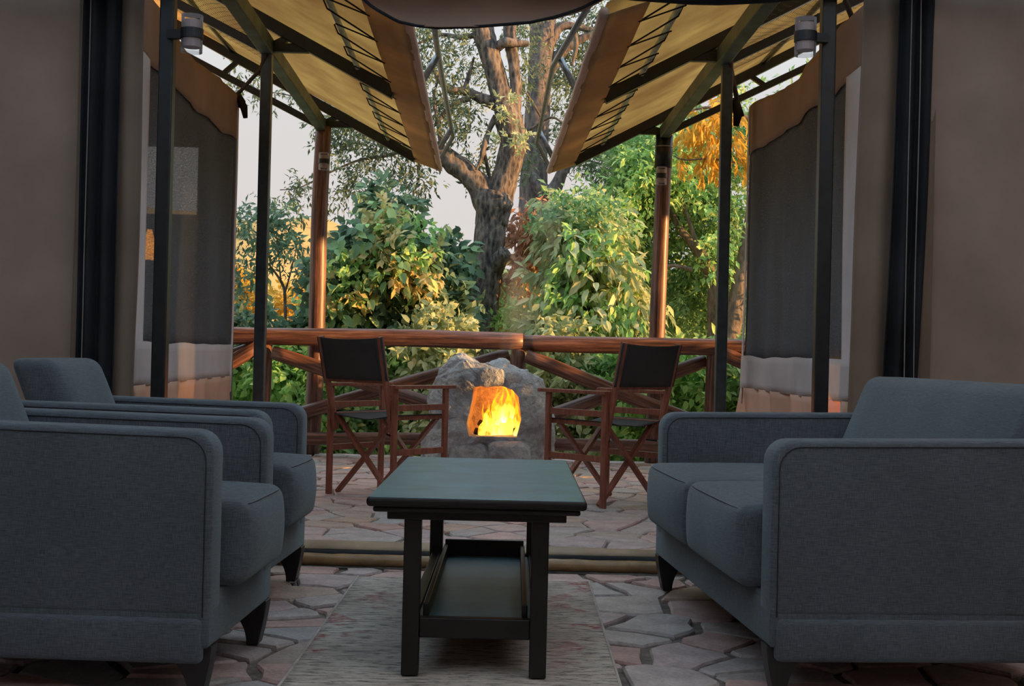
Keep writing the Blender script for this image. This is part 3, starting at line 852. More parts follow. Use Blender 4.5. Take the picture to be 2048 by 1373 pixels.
# ------------------------------------------------------------------ log posts and railing
def log(name, p0, p1, r, parent=None, mat='log', seed=0.0, n=14, taper=0.0):
    p0, p1 = Vector(p0), Vector(p1); d = p1 - p0; L = d.length
    vs_, fs = [], []
    m = max(8, int(L / 0.10))
    for i in range(m + 1):
        t = i / m
        wob = Vector((0.25 * r * n3((t * L * 0.8, seed, 0)), 0.25 * r * n3((t * L * 0.8, seed, 7)), 0))
        for k in range(n):
            a = 2 * math.pi * k / n
            rr = r * (1 - taper * t) * (1 + 0.05 * n3((math.cos(a) * 1.2, math.sin(a) * 1.2 + seed, t * L * 1.7)) )
            if i in (0, m): rr *= 0.93
            vs_.append((wob.x + rr * math.cos(a), wob.y + rr * math.sin(a), t * L))
    fs = [(i * n + k, i * n + (k + 1) % n, (i + 1) * n + (k + 1) % n, (i + 1) * n + k) for i in range(m) for k in range(n)]
    fs += [tuple(reversed(range(n))), tuple(m * n + k for k in range(n))]
    M = Matrix.Translation(p0) @ d.to_track_quat('Z', 'Y').to_matrix().to_4x4()
    me = MB().add(vs_, fs).mesh(name, smooth=True)
    return link(name, me, mat, parent, M)
pl0, pl1 = at(622, 905, 9.9), at(648, 248, 9.9)
po = log('log_post', (pl0.x, 9.9, 0), (pl1.x, 9.9, 2.50), 0.066, None, seed=1.0, taper=0.08)
setp(po, 'varnished log post catching orange light, on the armchair side of the railing', 'post', 'tall log posts')
pr0, pr1 = at(1303, 925, 9.9), at(1330, 272, 9.9)
po = log('log_post', (pr0.x, 9.9, 0), (pr1.x, 9.9, 2.48), 0.062, None, seed=5.0, taper=0.08)
setp(po, 'varnished log post with metal strapped head, on the sofa side of the railing', 'post', 'tall log posts')
MB().tube([(pr1.x - 0.010, 9.9, 2.24), (pr1.x - 0.004, 9.9, 2.49)], 0.066, 16).build('head_sleeve', 'steel', po, smooth=True)
MB().tube([(pr1.x - 0.006, 9.9, 2.400), (pr1.x - 0.006, 9.9, 2.408)], 0.0685, 16).build('head_strap', 'galv', po)

YR = 9.72
rl = empty('log_railing', (0, YR, 0), label='varnished log railing with crossed diagonals along the patio edge', cat='railing')
def R_(px, py, dy=0.0): return at(px, py, YR + dy)
log('top_rail', R_(300, 668), R_(1046, 683), 0.067, rl, seed=2)
log('top_rail', R_(1042, 686), R_(1640, 700), 0.064, rl, seed=3)
for px, r in ((527, 0.052), (1034, 0.058), (1424, 0.052)):
    b = fl(px, 915); t = R_(px + 4, 690, 0.02)
    log('short_post', (t.x - 0.02, YR + 0.02, 0.0), (t.x, YR + 0.02, t.z), r, rl, seed=px)
log('lower_rail', R_(330, 872), R_(1040, 884), 0.048, rl, seed=11)
log('lower_rail', R_(1044, 888), R_(1640, 900), 0.048, rl, seed=12)
for a, b, dy in (((545, 705), (1012, 858), -0.06), ((560, 840), (1018, 708), 0.10), ((1052, 712), (1408, 852), -0.06), ((1058, 848), (1412, 722), 0.08),
                 ((452, 716), (528, 690), 0.06), ((330, 800), (516, 694), -0.05), ((1440, 704), (1620, 790), -0.05)):
    log('diagonal', R_(a[0], a[1], dy), R_(b[0], b[1], dy), 0.054, rl, seed=a[0])

# ------------------------------------------------------------------ boulder fireplace
YB = 9.30
ZS = 5.72
def zpix(p): return (840 + p[0] / ZS, 690 + p[1] / ZS)
sil = [(30, 1400), (25, 1150), (40, 980), (80, 880), (75, 760), (90, 600), (150, 440), (180, 350), (230, 275), (300, 200), (380, 135), (450, 88), (530, 108),
       (600, 160), (700, 185), (850, 208), (960, 200), (1030, 255), (1140, 300), (1210, 288), (1320, 345), (1400, 400), (1445, 500), (1472, 620),
       (1480, 900), (1480, 1150), (1480, 1400)]
silw = [at(*zpix(p), YB) for p in sil]
cc = at(*zpix((760, 900)), YB)
fire_root = empty('boulder_fireplace', (cc.x, YB, 0), label='grey boulder hollowed into a fireplace at the end of the patio', cat='fireplace')
angs = sorted([(math.atan2(p.z - cc.z, p.x - cc.x), math.hypot(p.x - cc.x, p.z - cc.z)) for p in silw] )
def rsil(a):
    aa = [x[0] for x in angs]
    # below the sides: straight down to the ground
    for i in range(len(angs) - 1):
        if angs[i][0] <= a <= angs[i + 1][0] and angs[i + 1][0] - angs[i][0] < 1.2:
            t = (a - angs[i][0]) / (angs[i + 1][0] - angs[i][0])
            return angs[i][1] * (1 - t) + angs[i + 1][1] * t
    zlow = -(cc.z + 0.03)
    return zlow / math.sin(a) if math.sin(a) < -0.2 else 0.4
NT, NP = 120, 40
vs_, fs = [], []
for j in range(NP + 1):
    ph = math.pi * j / NP
    sr = abs(math.sin(ph)) ** 0.42 if 0 < j < NP else 0.0
    dy = -math.copysign(abs(math.cos(ph)) ** 0.75, math.cos(ph)) * 0.31
    for k in range(NT):
        a = -math.pi + 2 * math.pi * k / NT
        rr = rsil(a) * sr
        p = Vector((cc.x + rr * math.cos(a), YB + dy, cc.z + rr * math.sin(a)))
        # faceted relief
        q_ = Vector((p.x * 2.9, p.y * 2.9 + 0.4, p.z * 2.9))
        dd, pp_ = noise.voronoi(q_)
        cellr = noise.noise(pp_[0] * 7.3)
        edge = min(1.0, (dd[1] - dd[0]) * 4.0)
        disp = 0.075 * cellr * edge - 0.032 * (1 - edge) + 0.03 * n3(p, 5.0) + 0.020 * abs(n3(p, 13.0)) + 0.010 * n3(p, 26.0)
        nrm = Vector((math.cos(a) * sr * 0.8, dy / 0.31 * 1.1, math.sin(a) * sr * 0.8))
        if nrm.length > 0: nrm.normalize()
        if 0.3 < sr: p += nrm * disp
        else: p.y += disp * (1 if dy > 0 else -1)
        p.z = max(p.z, 0.004)
        vs_.append(tuple(p))
for j in range(NP):
    for k in range(NT):
        fs.append((j * NT + k, j * NT + (k + 1) % NT, (j + 1) * NT + (k + 1) % NT, (j + 1) * NT + k))
bmr = bmesh.new()
me = bpy.data.meshes.new('boulder'); me.from_pydata(vs_, [], fs); bmr.from_mesh(me)
bmesh.ops.remove_doubles(bmr, verts=bmr.verts, dist=0.0008)
bmesh.ops.recalc_face_normals(bmr, faces=bmr.faces)
bmr.to_mesh(me); bmr.free()
rock = bpy.data.objects.new('boulder', me); me.materials.append(MATS['rock']); COL.objects.link(rock)
opn = [(560, 1045), (535, 900), (595, 640), (612, 490), (690, 470), (940, 480), (1060, 515), (1130, 600), (1165, 850), (1105, 1065)]
cutp = [at(*zpix(p), 9.0) for p in opn]
cm = MB()
NC = len(opn)
cv = []
for y_, sc__ in ((8.8, 1.0), (9.0, 1.0), (9.22, 0.97), (9.40, 0.86)):
    cx_ = sum(p.x for p in cutp) / NC; cz_ = sum(p.z for p in cutp) / NC
    cv += [(cx_ + (p.x - cx_) * sc__ + 0.012 * n3((p.x * 9, y_ * 7, p.z * 9)), y_, cz_ + (p.z - cz_) * sc__ + 0.012 * n3((p.x * 9, y_ * 7, 3))) for p in cutp]
cf = [(i * NC + k, i * NC + (k + 1) % NC, (i + 1) * NC + (k + 1) % NC, (i + 1) * NC + k) for i in range(3) for k in range(NC)]
cf += [tuple(range(NC)), tuple(3 * NC + k for k in range(NC))]
cm.add(cv, cf)
cme = cm.mesh('cut'); cut = bpy.data.objects.new('cut', cme); COL.objects.link(cut)
md = rock.modifiers.new('b', 'BOOLEAN'); md.operation = 'DIFFERENCE'; md.object = cut; md.solver = 'EXACT'
dg = bpy.context.evaluated_depsgraph_get()
rme = bpy.data.meshes.new_from_object(rock.evaluated_get(dg))
rock.modifiers.clear(); rock.data = rme
bpy.data.objects.remove(cut)
rme.materials.clear(); rme.materials.append(MATS['rock'])
attach(rock, fire_root)
# darker lintel block and hearth ledge stones set around the opening
def stone_lump(name, px0, py0, px1, py1, y, dep, seed, parent):
    a, b = at(px0, py0, y), at(px1, py1, y)
    bm = bmesh.new(); bmesh.ops.create_icosphere(bm, subdivisions=3, radius=1.0)
    for v in bm.verts:
        c = v.co.copy()
        for i in range(3): c[i] = math.copysign(abs(c[i]) ** 0.55, c[i])
        k = 1 + 0.10 * n3(c * 1.6 + Vector((seed, 0, 0))) + 0.05 * n3(c * 5 + Vector((0, seed, 0)))
        v.co = Vector(((a.x + b.x) / 2 + c.x * (b.x - a.x) / 2 * k, y + c.y * dep * k, (a.z + b.z) / 2 + c.z * abs(a.z - b.z) / 2 * k))
    m_ = bpy.data.meshes.new(name); bm.to_mesh(m_); bm.free()
    return link(name, m_, 'rock', parent)
stone_lump('lintel_stone', 955, 734, 1008, 775, 9.03, 0.06, 1.0, fire_root)
stone_lump('lintel_stone', 1012, 742, 1044, 780, 9.05, 0.05, 4.0, fire_root)
stone_lump('hearth_stone', 900, 884, 978, 950, 9.06, 0.09, 7.0, fire_root)
stone_lump('hearth_stone', 972, 880, 1062, 950, 9.05, 0.10, 9.0, fire_root)

fz = at(990, 872, 9.18).z
fx = at(995, 872, 9.18).x
for i, (a, b, r) in enumerate((((950, 862), (1000, 880), 0.026), ((985, 880), (1032, 858), 0.028), ((958, 845), (1012, 874), 0.024))):
    yb = 9.12 + 0.05 * i
    lo = log('firewood_log', at(a[0], a[1], yb), at(b[0], b[1], yb + 0.06), r, None, 'char', seed=i)
    setp(lo, ('charred firewood log at the mouth of the boulder hearth', 'charred firewood log crossing behind the front log in the hearth', 'rearmost charred firewood log deep inside the boulder hearth')[i], 'firewood', 'firewood in the fireplace')
fire = empty('fire', (fx, 9.2, fz), label='bright yellow and orange fire burning inside the boulder', cat='fire')
tongues = [(966, 878, 20, 70, 10), (980, 880, 26, 70, 11), (990, 880, 26, 104, 12), (1003, 880, 28, 118, 13), (1016, 880, 26, 128, 14),
           (1027, 880, 22, 100, 15), (1036, 876, 16, 66, 16), (1010, 846, 18, 88, 17), (996, 850, 18, 72, 18), (1022, 836, 14, 62, 19), (974, 852, 14, 52, 20)]
for i, (px, py, wpx, hpx, sd) in enumerate(tongues):
    y_ = 9.10 + 0.028 * (i % 6)
    b = at(px, py, y_); hm = hpx * mpp(y_); wm = wpx * mpp(y_) * 0.36
    pts, rads = [], []
    for j in range(15):
        t = j / 14
        pts.append((b.x + wm * 0.9 * t * n3((t * 2.4, sd, 0)) * 2.2 + 0.01 * math.sin(t * 8 + sd), y_ + 0.02 * n3((t * 3, sd, 5)), b.z + hm * t))
        rads.append(max(0.0012, wm * (0.5 + 0.8 * math.sin(math.pi * min(1, t * 1.25 + 0.12))) * (1 - t) ** 0.55 * (1 + 0.5 * n3((t * 5, sd, 9)))))
    MB().tube(pts, rads, 10).build('flame', 'flame', fire, smooth=True)
pl = bpy.data.lights.new('fire_glow', 'POINT'); pl.energy = 3.2; pl.color = (1.0, 0.17, 0.02); pl.shadow_soft_size = 0.07
plo = bpy.data.objects.new('fire_glow', pl); plo.location = at(1000, 815, 9.2); COL.objects.link(plo)
attach(plo, fire)

# ------------------------------------------------------------------ sofas
def rounded(name, c, h, r, fn=None, nm=7, nr=4):
    axes = []
    for k in range(3):
        a = [-h[k] + r * (1 - math.cos(math.pi / 2 * i / nr)) for i in range(nr)]
        mid = [-(h[k] - r) + 2 * (h[k] - r) * i / nm for i in range(nm + 1)]
        axes.append(a + mid + [-x for x in reversed(a)])
    bm = bmesh.new(); cache = {}
    def V(i, j, k):
        if (i, j, k) not in cache:
            p = Vector((axes[0][i], axes[1][j], axes[2][k]))
            q = Vector([max(-(h[n] - r), min(h[n] - r, p[n])) for n in range(3)])
            d = p - q
            if d.length > 1e-9: p = q + d.normalized() * r
            if fn: p = fn(p, h)
            cache[(i, j, k)] = bm.verts.new((p.x + c[0], p.y + c[1], p.z + c[2]))
        return cache[(i, j, k)]
    N = len(axes[0]) - 1
    for a in range(N):
        for b in range(N):
            for e_ in (0, N):
                bm.faces.new([V(e_, a, b), V(e_, a + 1, b), V(e_, a + 1, b + 1), V(e_, a, b + 1)])
                bm.faces.new([V(a, e_, b), V(a + 1, e_, b), V(a + 1, e_, b + 1), V(a, e_, b + 1)])
                bm.faces.new([V(a, b, e_), V(a + 1, b, e_), V(a + 1, b + 1, e_), V(a, b + 1, e_)])
    bmesh.ops.recalc_face_normals(bm, faces=bm.faces)
    for f_ in bm.faces: f_.smooth = True
    me = bpy.data.meshes.new(name); bm.to_mesh(me); bm.free()
    return me
def upholstery(name, Wd, ncush, label, group):
    """origin: middle of the front edge on the floor; faces +X, width along Y"""
    root = empty(name, label=label, cat='armchair' if ncush == 1 else 'sofa', group=group)
    D, ta = 0.80, 0.105
    mb = MB().box((-D / 2 - 0.004, 0, 0.180), (D - 0.004, Wd - 0.004, 0.125)); base = mb.build('base', 'fabric', root, bevel=0.010, seg=3, smooth=True)
    for s in (-1, 1):
        MB().box((-D / 2 - 0.012, s * (Wd / 2 - 0.022), 0.1365), (D - 0.016, 0.062, 0.105)).build('side_panel', 'fabric', root, bevel=0.014, seg=3, smooth=True)
    for s in (-1, 1):
        # arm: rounded panel
        ya = s * (Wd / 2 - ta / 2)
        z0, z1 = 0.192, 0.62
        prof = []
        rc = 0.055
        for k in range(7):
            a = math.pi / 2 * k / 6
            prof.append((-0.005 - rc + rc * math.sin(math.pi / 2 - a) , z1 - rc + rc * math.sin(a)))
        prof = [(-0.005, z0)] + prof + [(-D - 0.02, z1 + 0.012), (-D - 0.02, z0)]
        mbp = MB().prism([(p[0], p[1]) for p in prof], 1, ya - ta / 2, ya + ta / 2)
        arm = mbp.build('arm', 'fabric', root, bevel=0.016, seg=3, smooth=True)
        for e_ in (-1, 1):
            ye = ya + e_ * (ta / 2 - 0.012)
            pts = [(p[0] * 1.0 + 0.001, ye + e_ * 0.0035, p[1] + 0.0005) for p in prof[:-1]]
            pts = [Vector(p) for p in pts]
            cen = Vector((-D / 2, ye, 0.42))
            pts = [p + (Vector((0.0, 0, 0))) for p in pts]
            pts2 = []
            for p in pts:
                q_ = p.copy(); q_.x -= 0.016 if p.x > -D else 0; q_.z -= 0.016 if p.z > 0.3 else 0; q_.y = ya + e_ * (ta / 2 + 0.0008)
                pts2.append(q_)
            MB().tube(pts2, 0.0016, 5).build('seam', 'seam', arm, smooth=True)
    inner = Wd - 2 * ta
    cw = inner / ncush
    for c in range(ncush):
        yc = -inner / 2 + cw * (c + 0.5)
        def shp(p, h):
            u, v, w = p.x / h[0], p.y / h[1], p.z / h[2]
            if w > 0: p.z += 0.016 * (1 - v ** 4) * (1 - u ** 4) * w
            if u > 0: p.x += 0.026 * (1 - v ** 4) * (1 - w ** 2) * u
            return p
        cu = link('seat_cushion', rounded('seat_cushion', (-0.30, yc, 0.345), (0.345, (cw - 0.006) / 2, 0.1025), 0.030, shp), 'fabric', root)
        ys = [yc + (cw - 0.10) * (i / 12 - 0.5) for i in range(13)]
        MB().tube([(0.034 + 0.012 * (1 - (2 * (y - yc) / cw) ** 4), y, 0.4375) for y in ys], 0.0015, 5).build('seam', 'seam_pale', cu, smooth=True)
        # back cushion: one across the whole seat
        if c: continue
        def shb(p, h):
            v, w = p.y / h[1], p.z / h[2]
            if p.x > 0: p.x += 0.018 * (1 - v ** 4) * (1 - w ** 4) * (p.x / h[0])
            p.x -= (p.z + 0.175) * 0.40
            return p
        link('backrest', rounded('backrest', (-0.645, 0, 0.575), (0.0725, (inner - 0.006) / 2, 0.187), 0.034, shb), 'fabric', root)
    # sabre legs
    for sx in (0, 1):
        for s in (-1, 1):
            prof = []
            for k in range(9):
                t = k / 8
                prof.append((-0.002 - 0.022 * (t ** 1.4) , 0.122 * (1 - t)))
            for k in range(9):
                t = 1 - k / 8
                prof.append((-0.055 - 0.075 * (1 - t) ** 2.2, 0.122 * (1 - t)))
            if sx: prof = [(-D - p[0], p[1]) for p in prof]
            y_ = s * (Wd / 2 - 0.045)
            MB().prism(prof, 1, y_ - 0.028, y_ + 0.028).build('leg', 'leg_black', root, bevel=0.003)
    return root
a1 = upholstery('armchair', 0.64, 1, 'charcoal fabric armchair standing nearer the rug end of the coffee table', 'charcoal armchairs in a row')
a2 = copy_tree(a1)
setp(a2, 'charcoal fabric armchair standing next to the tent opening and steel pole')
def place(o, x, y, rz): o.location = (x, y, 0); o.rotation_euler = (0, 0, rz)
place(a1, -0.685, 3.30, math.radians(-2.0))
place(a2, -0.752, 4.27, math.radians(-2.0))
sf = upholstery('sofa', 1.46, 2, 'charcoal fabric two seat sofa with sabre legs across from the armchairs', None)
place(sf, 0.548, 3.87, math.radians(180 + 5.0))

# ------------------------------------------------------------------ rug
r0, r1, r2, r3 = fl(715, 1161), fl(1178, 1171), fl(562, 1373), fl(1240, 1373)
rc_far = (r0 + r1) / 2; rdir = (((r0 - r2).normalized() + (r1 - r3).normalized()) / 2).normalized()
rw, rl_ = (r1 - r0).length, 2.05
rc = rc_far - rdir * rl_ / 2
rz_ = math.atan2(rdir.y, rdir.x) - math.pi / 2
mbr = MB().grid(lambda u, v: ((u - 0.5) * rw, (v - 0.5) * rl_, 0.013 + 0.0015 * n3((u * 5, v * 9, 0))), 24, 50)
rug = mbr.mesh('rug', smooth=True, thick=0.006)
rug = link('rug', rug, 'rug', None, Matrix.Translation((rc.x, rc.y, 0)) @ Matrix.Rotation(rz_, 4, 'Z'))
setp(rug, 'worn beige rug with faded red patches under the coffee table', 'rug')
for s in (-1, 1):
    MB().tube([rug.matrix_basis @ Vector((s * rw / 2, (i / 20 - 0.5) * rl_, 0.011)) for i in range(21)], 0.005, 6).build('bound_edge', 'rug_edge', rug, smooth=True)
RUGZ = 0.0155

# ------------------------------------------------------------------ coffee table
tl = fl(818, 1347, RUGZ); tr_ = fl(1072, 1356, RUGZ); tb = fl(866, 1196, RUGZ)
tdir = (tb - tl); tlen = tdir.length
tx = (tl + tr_) / 2
trz = math.radians(0.3)
tc_ = empty('coffee_table', (tx.x, tx.y + 0.52, RUGZ), trz, label='dark stained wooden coffee table with tray shelf on the rug', cat='table')
tw = (tr_ - tl).length
HL = 0.52
ox, oy, oz = tx.x, tx.y + 0.52, RUGZ
TH = 0.445
def T(p): return Vector((ox, oy, oz)) + Matrix.Rotation(trz, 3, 'Z') @ Vector(p)
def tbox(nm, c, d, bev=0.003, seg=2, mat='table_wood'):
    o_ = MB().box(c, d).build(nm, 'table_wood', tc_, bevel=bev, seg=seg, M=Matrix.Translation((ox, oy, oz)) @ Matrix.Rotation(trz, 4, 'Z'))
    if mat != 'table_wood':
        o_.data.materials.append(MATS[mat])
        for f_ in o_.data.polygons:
            if f_.normal.z > 0.95: f_.material_index = 1  # upward faces take the painted sky reflection
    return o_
tbox('top', (0, 0.0, TH - 0.012), (0.535, 1.20, 0.024), 0.009, 3, 'table_sky_sheen')
tbox('top_moulding', (0, 0.0, TH - 0.031), (0.505, 1.17, 0.014), 0.005, 2)
tbox('apron', (0, 0.0, TH - 0.048), (0.44, 1.11, 0.022), 0.003)
for sx in (-1, 1):
    for sy in (-1, 1):
        tbox('leg', (sx * tw / 2, sy * HL, (TH - 0.058) / 2), (0.042, 0.042, TH - 0.058))
for sy in (-1, 1):
    tbox('shelf_rail', (0, sy * HL, 0.118), (tw - 0.042, 0.030, 0.05))
for sx in (-1, 1):
    tbox('shelf_rail', (sx * tw / 2, 0, 0.118), (0.028, 2 * HL - 0.042, 0.05))
tbox('shelf_board', (0, 0, 0.128), (tw - 0.02, 2 * HL - 0.03, 0.014), 0.003, 2, 'table_sky_sheen')
for sx in (-1, 1):
    tbox('tray_side', (sx * (tw / 2 - 0.034), 0.0, 0.152), (0.014, 2 * HL - 0.05, 0.04))
tbox('tray_side', (0, HL - 0.022, 0.160), (tw - 0.06, 0.014, 0.056))

# ------------------------------------------------------------------ director's chairs
def director_chair(label):
    """origin on the floor in the middle; faces +Y"""
    root = empty('director_chair', label=label, cat='chair', group='folding director chairs facing the fire')
    w, d = 0.245, 0.205
    def bm_(nm, p0, p1, ww, hh, parent=root, up=(0, 0, 1)):
        return MB().beam(p0, p1, ww, hh, up).build(nm, 'chair_wood', parent, bevel=0.003)
    for s in (-1, 1):
        bm_('leg', (s * w, d, 0), (s * w, d, 0.605), 0.022, 0.034)
        bm_('leg', (s * w, -d, 0), (s * w, -d, 0.605), 0.022, 0.034)
        bm_('armrest', (s * w, -d - 0.02, 0.612), (s * w, d + 0.065, 0.612), 0.052, 0.020)
        bm_('side_rail', (s * w, -d, 0.50), (s * w, d, 0.50), 0.018, 0.034)
        bm_('side_rail', (s * w, -d, 0.26), (s * w, d, 0.26), 0.018, 0.034)
        bm_('back_upright', (s * (w - 0.026), -d + 0.015, 0.36), (s * (w - 0.020), -d - 0.105, 0.88), 0.020, 0.034)
        bm_('seat_rail', (s * (w - 0.035), -d + 0.0, 0.445), (s * (w - 0.035), d + 0.01, 0.445), 0.026, 0.026)
        for y in (-d + 0.035, d - 0.035):
            bm_('cross_leg', (-s * (w - 0.02), y + s * 0.012, 0.012), (s * (w - 0.04), y + s * 0.012, 0.435), 0.020, 0.034, up=(0, 1, 0))
        MB().tube([(s * (w - 0.03), -d + 0.02, 0.345), (s * (w - 0.1), -d + 0.05, 0.352)], 0.006, 6).build('brace_rod', 'steel', root)
    # seat canvas
    def seat(u, v):
        x = (u - 0.5) * 2 * (w - 0.012); y = -d - 0.005 + v * (2 * d + 0.015)
        return (x, y, 0.462 - 0.030 * (1 - (2 * u - 1) ** 2) + 0.004 * n3((x * 9, y * 9, 0)))
    MB().grid(seat, 14, 10).build('seat_canvas', 'chair_canvas', root, smooth=True, thick=0.004)
    def back(u, v):
        x = (u - 0.5) * 2 * (w + 0.002); z = 0.645 + 0.23 * v
        y0 = -d + 0.015 - 0.12 * (z - 0.36) / 0.52
        return (x, y0 - 0.012 - 0.022 * (1 - (2 * u - 1) ** 2) , z - 0.012 * (1 - (2 * u - 1) ** 2) * v)
    bk = MB().grid(back, 14, 8).build('back_canvas', 'chair_canvas', root, smooth=True, thick=0.005)
    for s in (-1, 1):
        pts = [((s * (w - 0.045)), -d + 0.015 - 0.12 * (z - 0.36) / 0.52 - 0.022, z) for z in (0.648, 0.72, 0.80, 0.868)]
        MB().tube(pts, 0.0025, 5).build('seam', 'seam', bk)
    MB().beam((-w + 0.03, -d - 0.045, 0.638), (w - 0.03, -d - 0.045, 0.638), 0.016, 0.016).build('back_slat', 'chair_wood', root)
    return root
c1 = director_chair('wooden director chair with black canvas on the armchair side of the fire')
c2 = copy_tree(c1); setp(c2, 'wooden director chair with black canvas on the sofa side of the fire')
place(c1, -0.735, 7.27, math.radians(-38))
place(c2, 0.478, 7.16, math.radians(45))

# ------------------------------------------------------------------ sill cloths at the tent opening
def long_cloth(name, y0, y1, zf, mat, label, x0=-1.68, x1=1.62):
    def fn(u, v):
        x = x0 + (x1 - x0) * u
        y = y0 + (y1 - y0) * v + 0.012 * n3((x * 2.2, v, 1.0)) 
        return (x, y, zf(x, v))
    o = MB().grid(fn, 90, 8).build(name, mat, smooth=True, thick=0.004)
    return setp(o, label, 'ground cloth', 'folded cloths along the tent sill')
long_cloth('sod_cloth', 5.0, 5.17, lambda x, v: 0.012 + 0.05 * math.sin(math.pi * (0.15 + 0.85 * v)) ** 0.6 + 0.016 * n3((x * 1.7, v * 3, 2)) * v, 'sod_cloth',
           'flat fold of brown sod cloth along the tent sill next to the patio')
pts = [(-1.68 + 3.3 * i / 60, 4.945 + 0.012 * n3((i * 0.15, 0, 3)), 0.026 + 0.004 * n3((i * 0.3, 1, 1))) for i in range(61)]
zr = MB().tube(pts, 0.023, 10).build('net_hem', 'black_net', smooth=True)
setp(zr, 'thin black rolled net hem lying between the two brown sill cloths', 'rolled net')
pts = [(-1.68 + 3.3 * i / 80, 4.875 + 0.008 * n3((i * 0.12, 4, 3)), 0.022 + 0.003 * n3((i * 0.3, 5, 1))) for i in range(81)]
ro = MB().tube(pts, [0.023 + 0.0035 * n3((i * 0.9, 0, 6)) for i in range(81)], 12).build('sill_roll', 'sod_roll', smooth=True)
setp(ro, 'shiny tan rolled sill cloth lying on the indoor flagstones', 'ground cloth', 'folded cloths along the tent sill')

# ------------------------------------------------------------------ land beyond the patio
def terr(x, y):
    z = -0.75 - 0.09 * max(0, min(y, 50) - 10.5) * 0.6
    if y > 45:
        t = min(1, (y - 45) / 190.0)
        crest = 24.5 - 0.040 * (x + 50) - 0.45 * max(0.0, x + 36) + 2.2 * n3((x * 0.025, 0, 3)) + 1.0 * n3((x * 0.09, 0, 8))
        z += (crest + 3.0) * (t ** 1.25) + 1.0 * n3((x * 0.03, y * 0.03, 1))
    if y > 235: z -= (y - 235) * 0.10
    return z
ys_ = [10.05, 10.6, 12, 14, 18, 24, 32, 45, 60, 80, 100, 125, 150, 175, 200, 220, 235, 260, 330]
vs_, fs = [], []
NX = 70
for y in ys_:
    for i in range(NX + 1):
        x = (i / NX - 0.5) * (40 + y * 1.6)
        vs_.append((x, y, terr(x, y)))
for j in range(len(ys_) - 1):
    for i in range(NX):
        fs.append((j * (NX + 1) + i, j * (NX + 1) + i + 1, (j + 1) * (NX + 1) + i + 1, (j + 1) * (NX + 1) + i))
gr = MB().add(vs_, fs).build('ground', 'hill', smooth=True)
setp(gr, 'dry golden grass slope rising to a low hill beyond the railing', 'ground', kind='structure')

# ------------------------------------------------------------------ plants
def catmull(P, sub=5):
    out = []
    n = len(P)
    for i in range(n - 1):
        p0, p1, p2, p3 = P[max(0, i - 1)], P[i], P[i + 1], P[min(n - 1, i + 2)]
        for k in range(sub):
            t = k / sub
            out.append([0.5 * ((2 * b) + (-a + c) * t + (2 * a - 5 * b + 4 * c - d) * t * t + (-a + 3 * b - 3 * c + d) * t ** 3)
                        for a, b, c, d in zip(p0, p1, p2, p3)])
    out.append(list(P[-1]))
    return out
def limb(name, pts, mat, parent, n=12, rough=0.10, seed=0.0):
    """pts: (px, py, width_px, distance)"""
    Q = []
    for px, py, w, y in pts:
        p = at(px, py, y); Q.append([p.x, p.y, p.z, w * mpp(y) / 2])
    C = catmull(Q, 6 if len(Q) < 12 else 4)
    mb = MB()
    mb.tube([c[:3] for c in C], [max(0.003, c[3]) for c in C], n)
    if rough:
        cen = [Vector(c[:3]) for c in C]
        nv = []
        for i, v in enumerate(mb.v):
            c = cen[min(i // n, len(cen) - 1)]; v = Vector(v); d = v - c
            nv.append(tuple(c + d * (1 + rough * 1.6 * n3(v * 6 + Vector((seed, 0, 0))) + rough * n3(v * 17 + Vector((0, seed, 0))))))
        mb.v = nv
    return mb.build(name, mat, parent, smooth=True)
def unit(a): return a / np.maximum(1e-9, np.linalg.norm(a, axis=1, keepdims=True))
def sample(blobs, rng, shell=0.45):
    P, O = [], []
    for (px, py, rx, ry, y, rd, n) in blobs:
        c = at(px, py, y); k = mpp(y)
        d = unit(rng.normal(size=(n, 3)))
        r = rng.random(n) ** shell
        off = d * r[:, None] * np.array([rx * k, rd, ry * k])
        P.append(np.array(c) + off); O.append(d)
    return np.vstack(P), np.vstack(O)
def leaf_arrays(blobs, rng, L, ratio, per, tl, droop, spread=0.8, shell=0.45):
    T, O = sample(blobs, rng, shell)
    n = len(T)
    td = unit(O * 0.7 + rng.normal(size=(n, 3)) * 0.8 + np.array([0, 0, -droop]))
    T = np.repeat(T, per, 0); td = np.repeat(td, per, 0)
    m = len(T)
    t = rng.random(m)
    base = T + td * (t[:, None] * tl) + rng.normal(size=(m, 3)) * tl * 0.10
    D = unit(td * 0.8 + rng.normal(size=(m, 3)) * spread + np.array([0, 0, -droop]))
    up = unit(np.array([0.1, -0.55, 0.75]) + rng.normal(size=(m, 3)) * 0.65)
    S = unit(np.cross(D, up)); N = np.cross(S, D)
    Ls = L * (0.6 + 0.7 * rng.random(m)); Ws = Ls * ratio * (0.8 + 0.4 * rng.random(m))
    tv = np.repeat(rng.random(n), per)
    var = np.clip(0.55 * tv + 0.45 * rng.random(m), 0, 1)
    return base, D, S, N, Ls, Ws, var
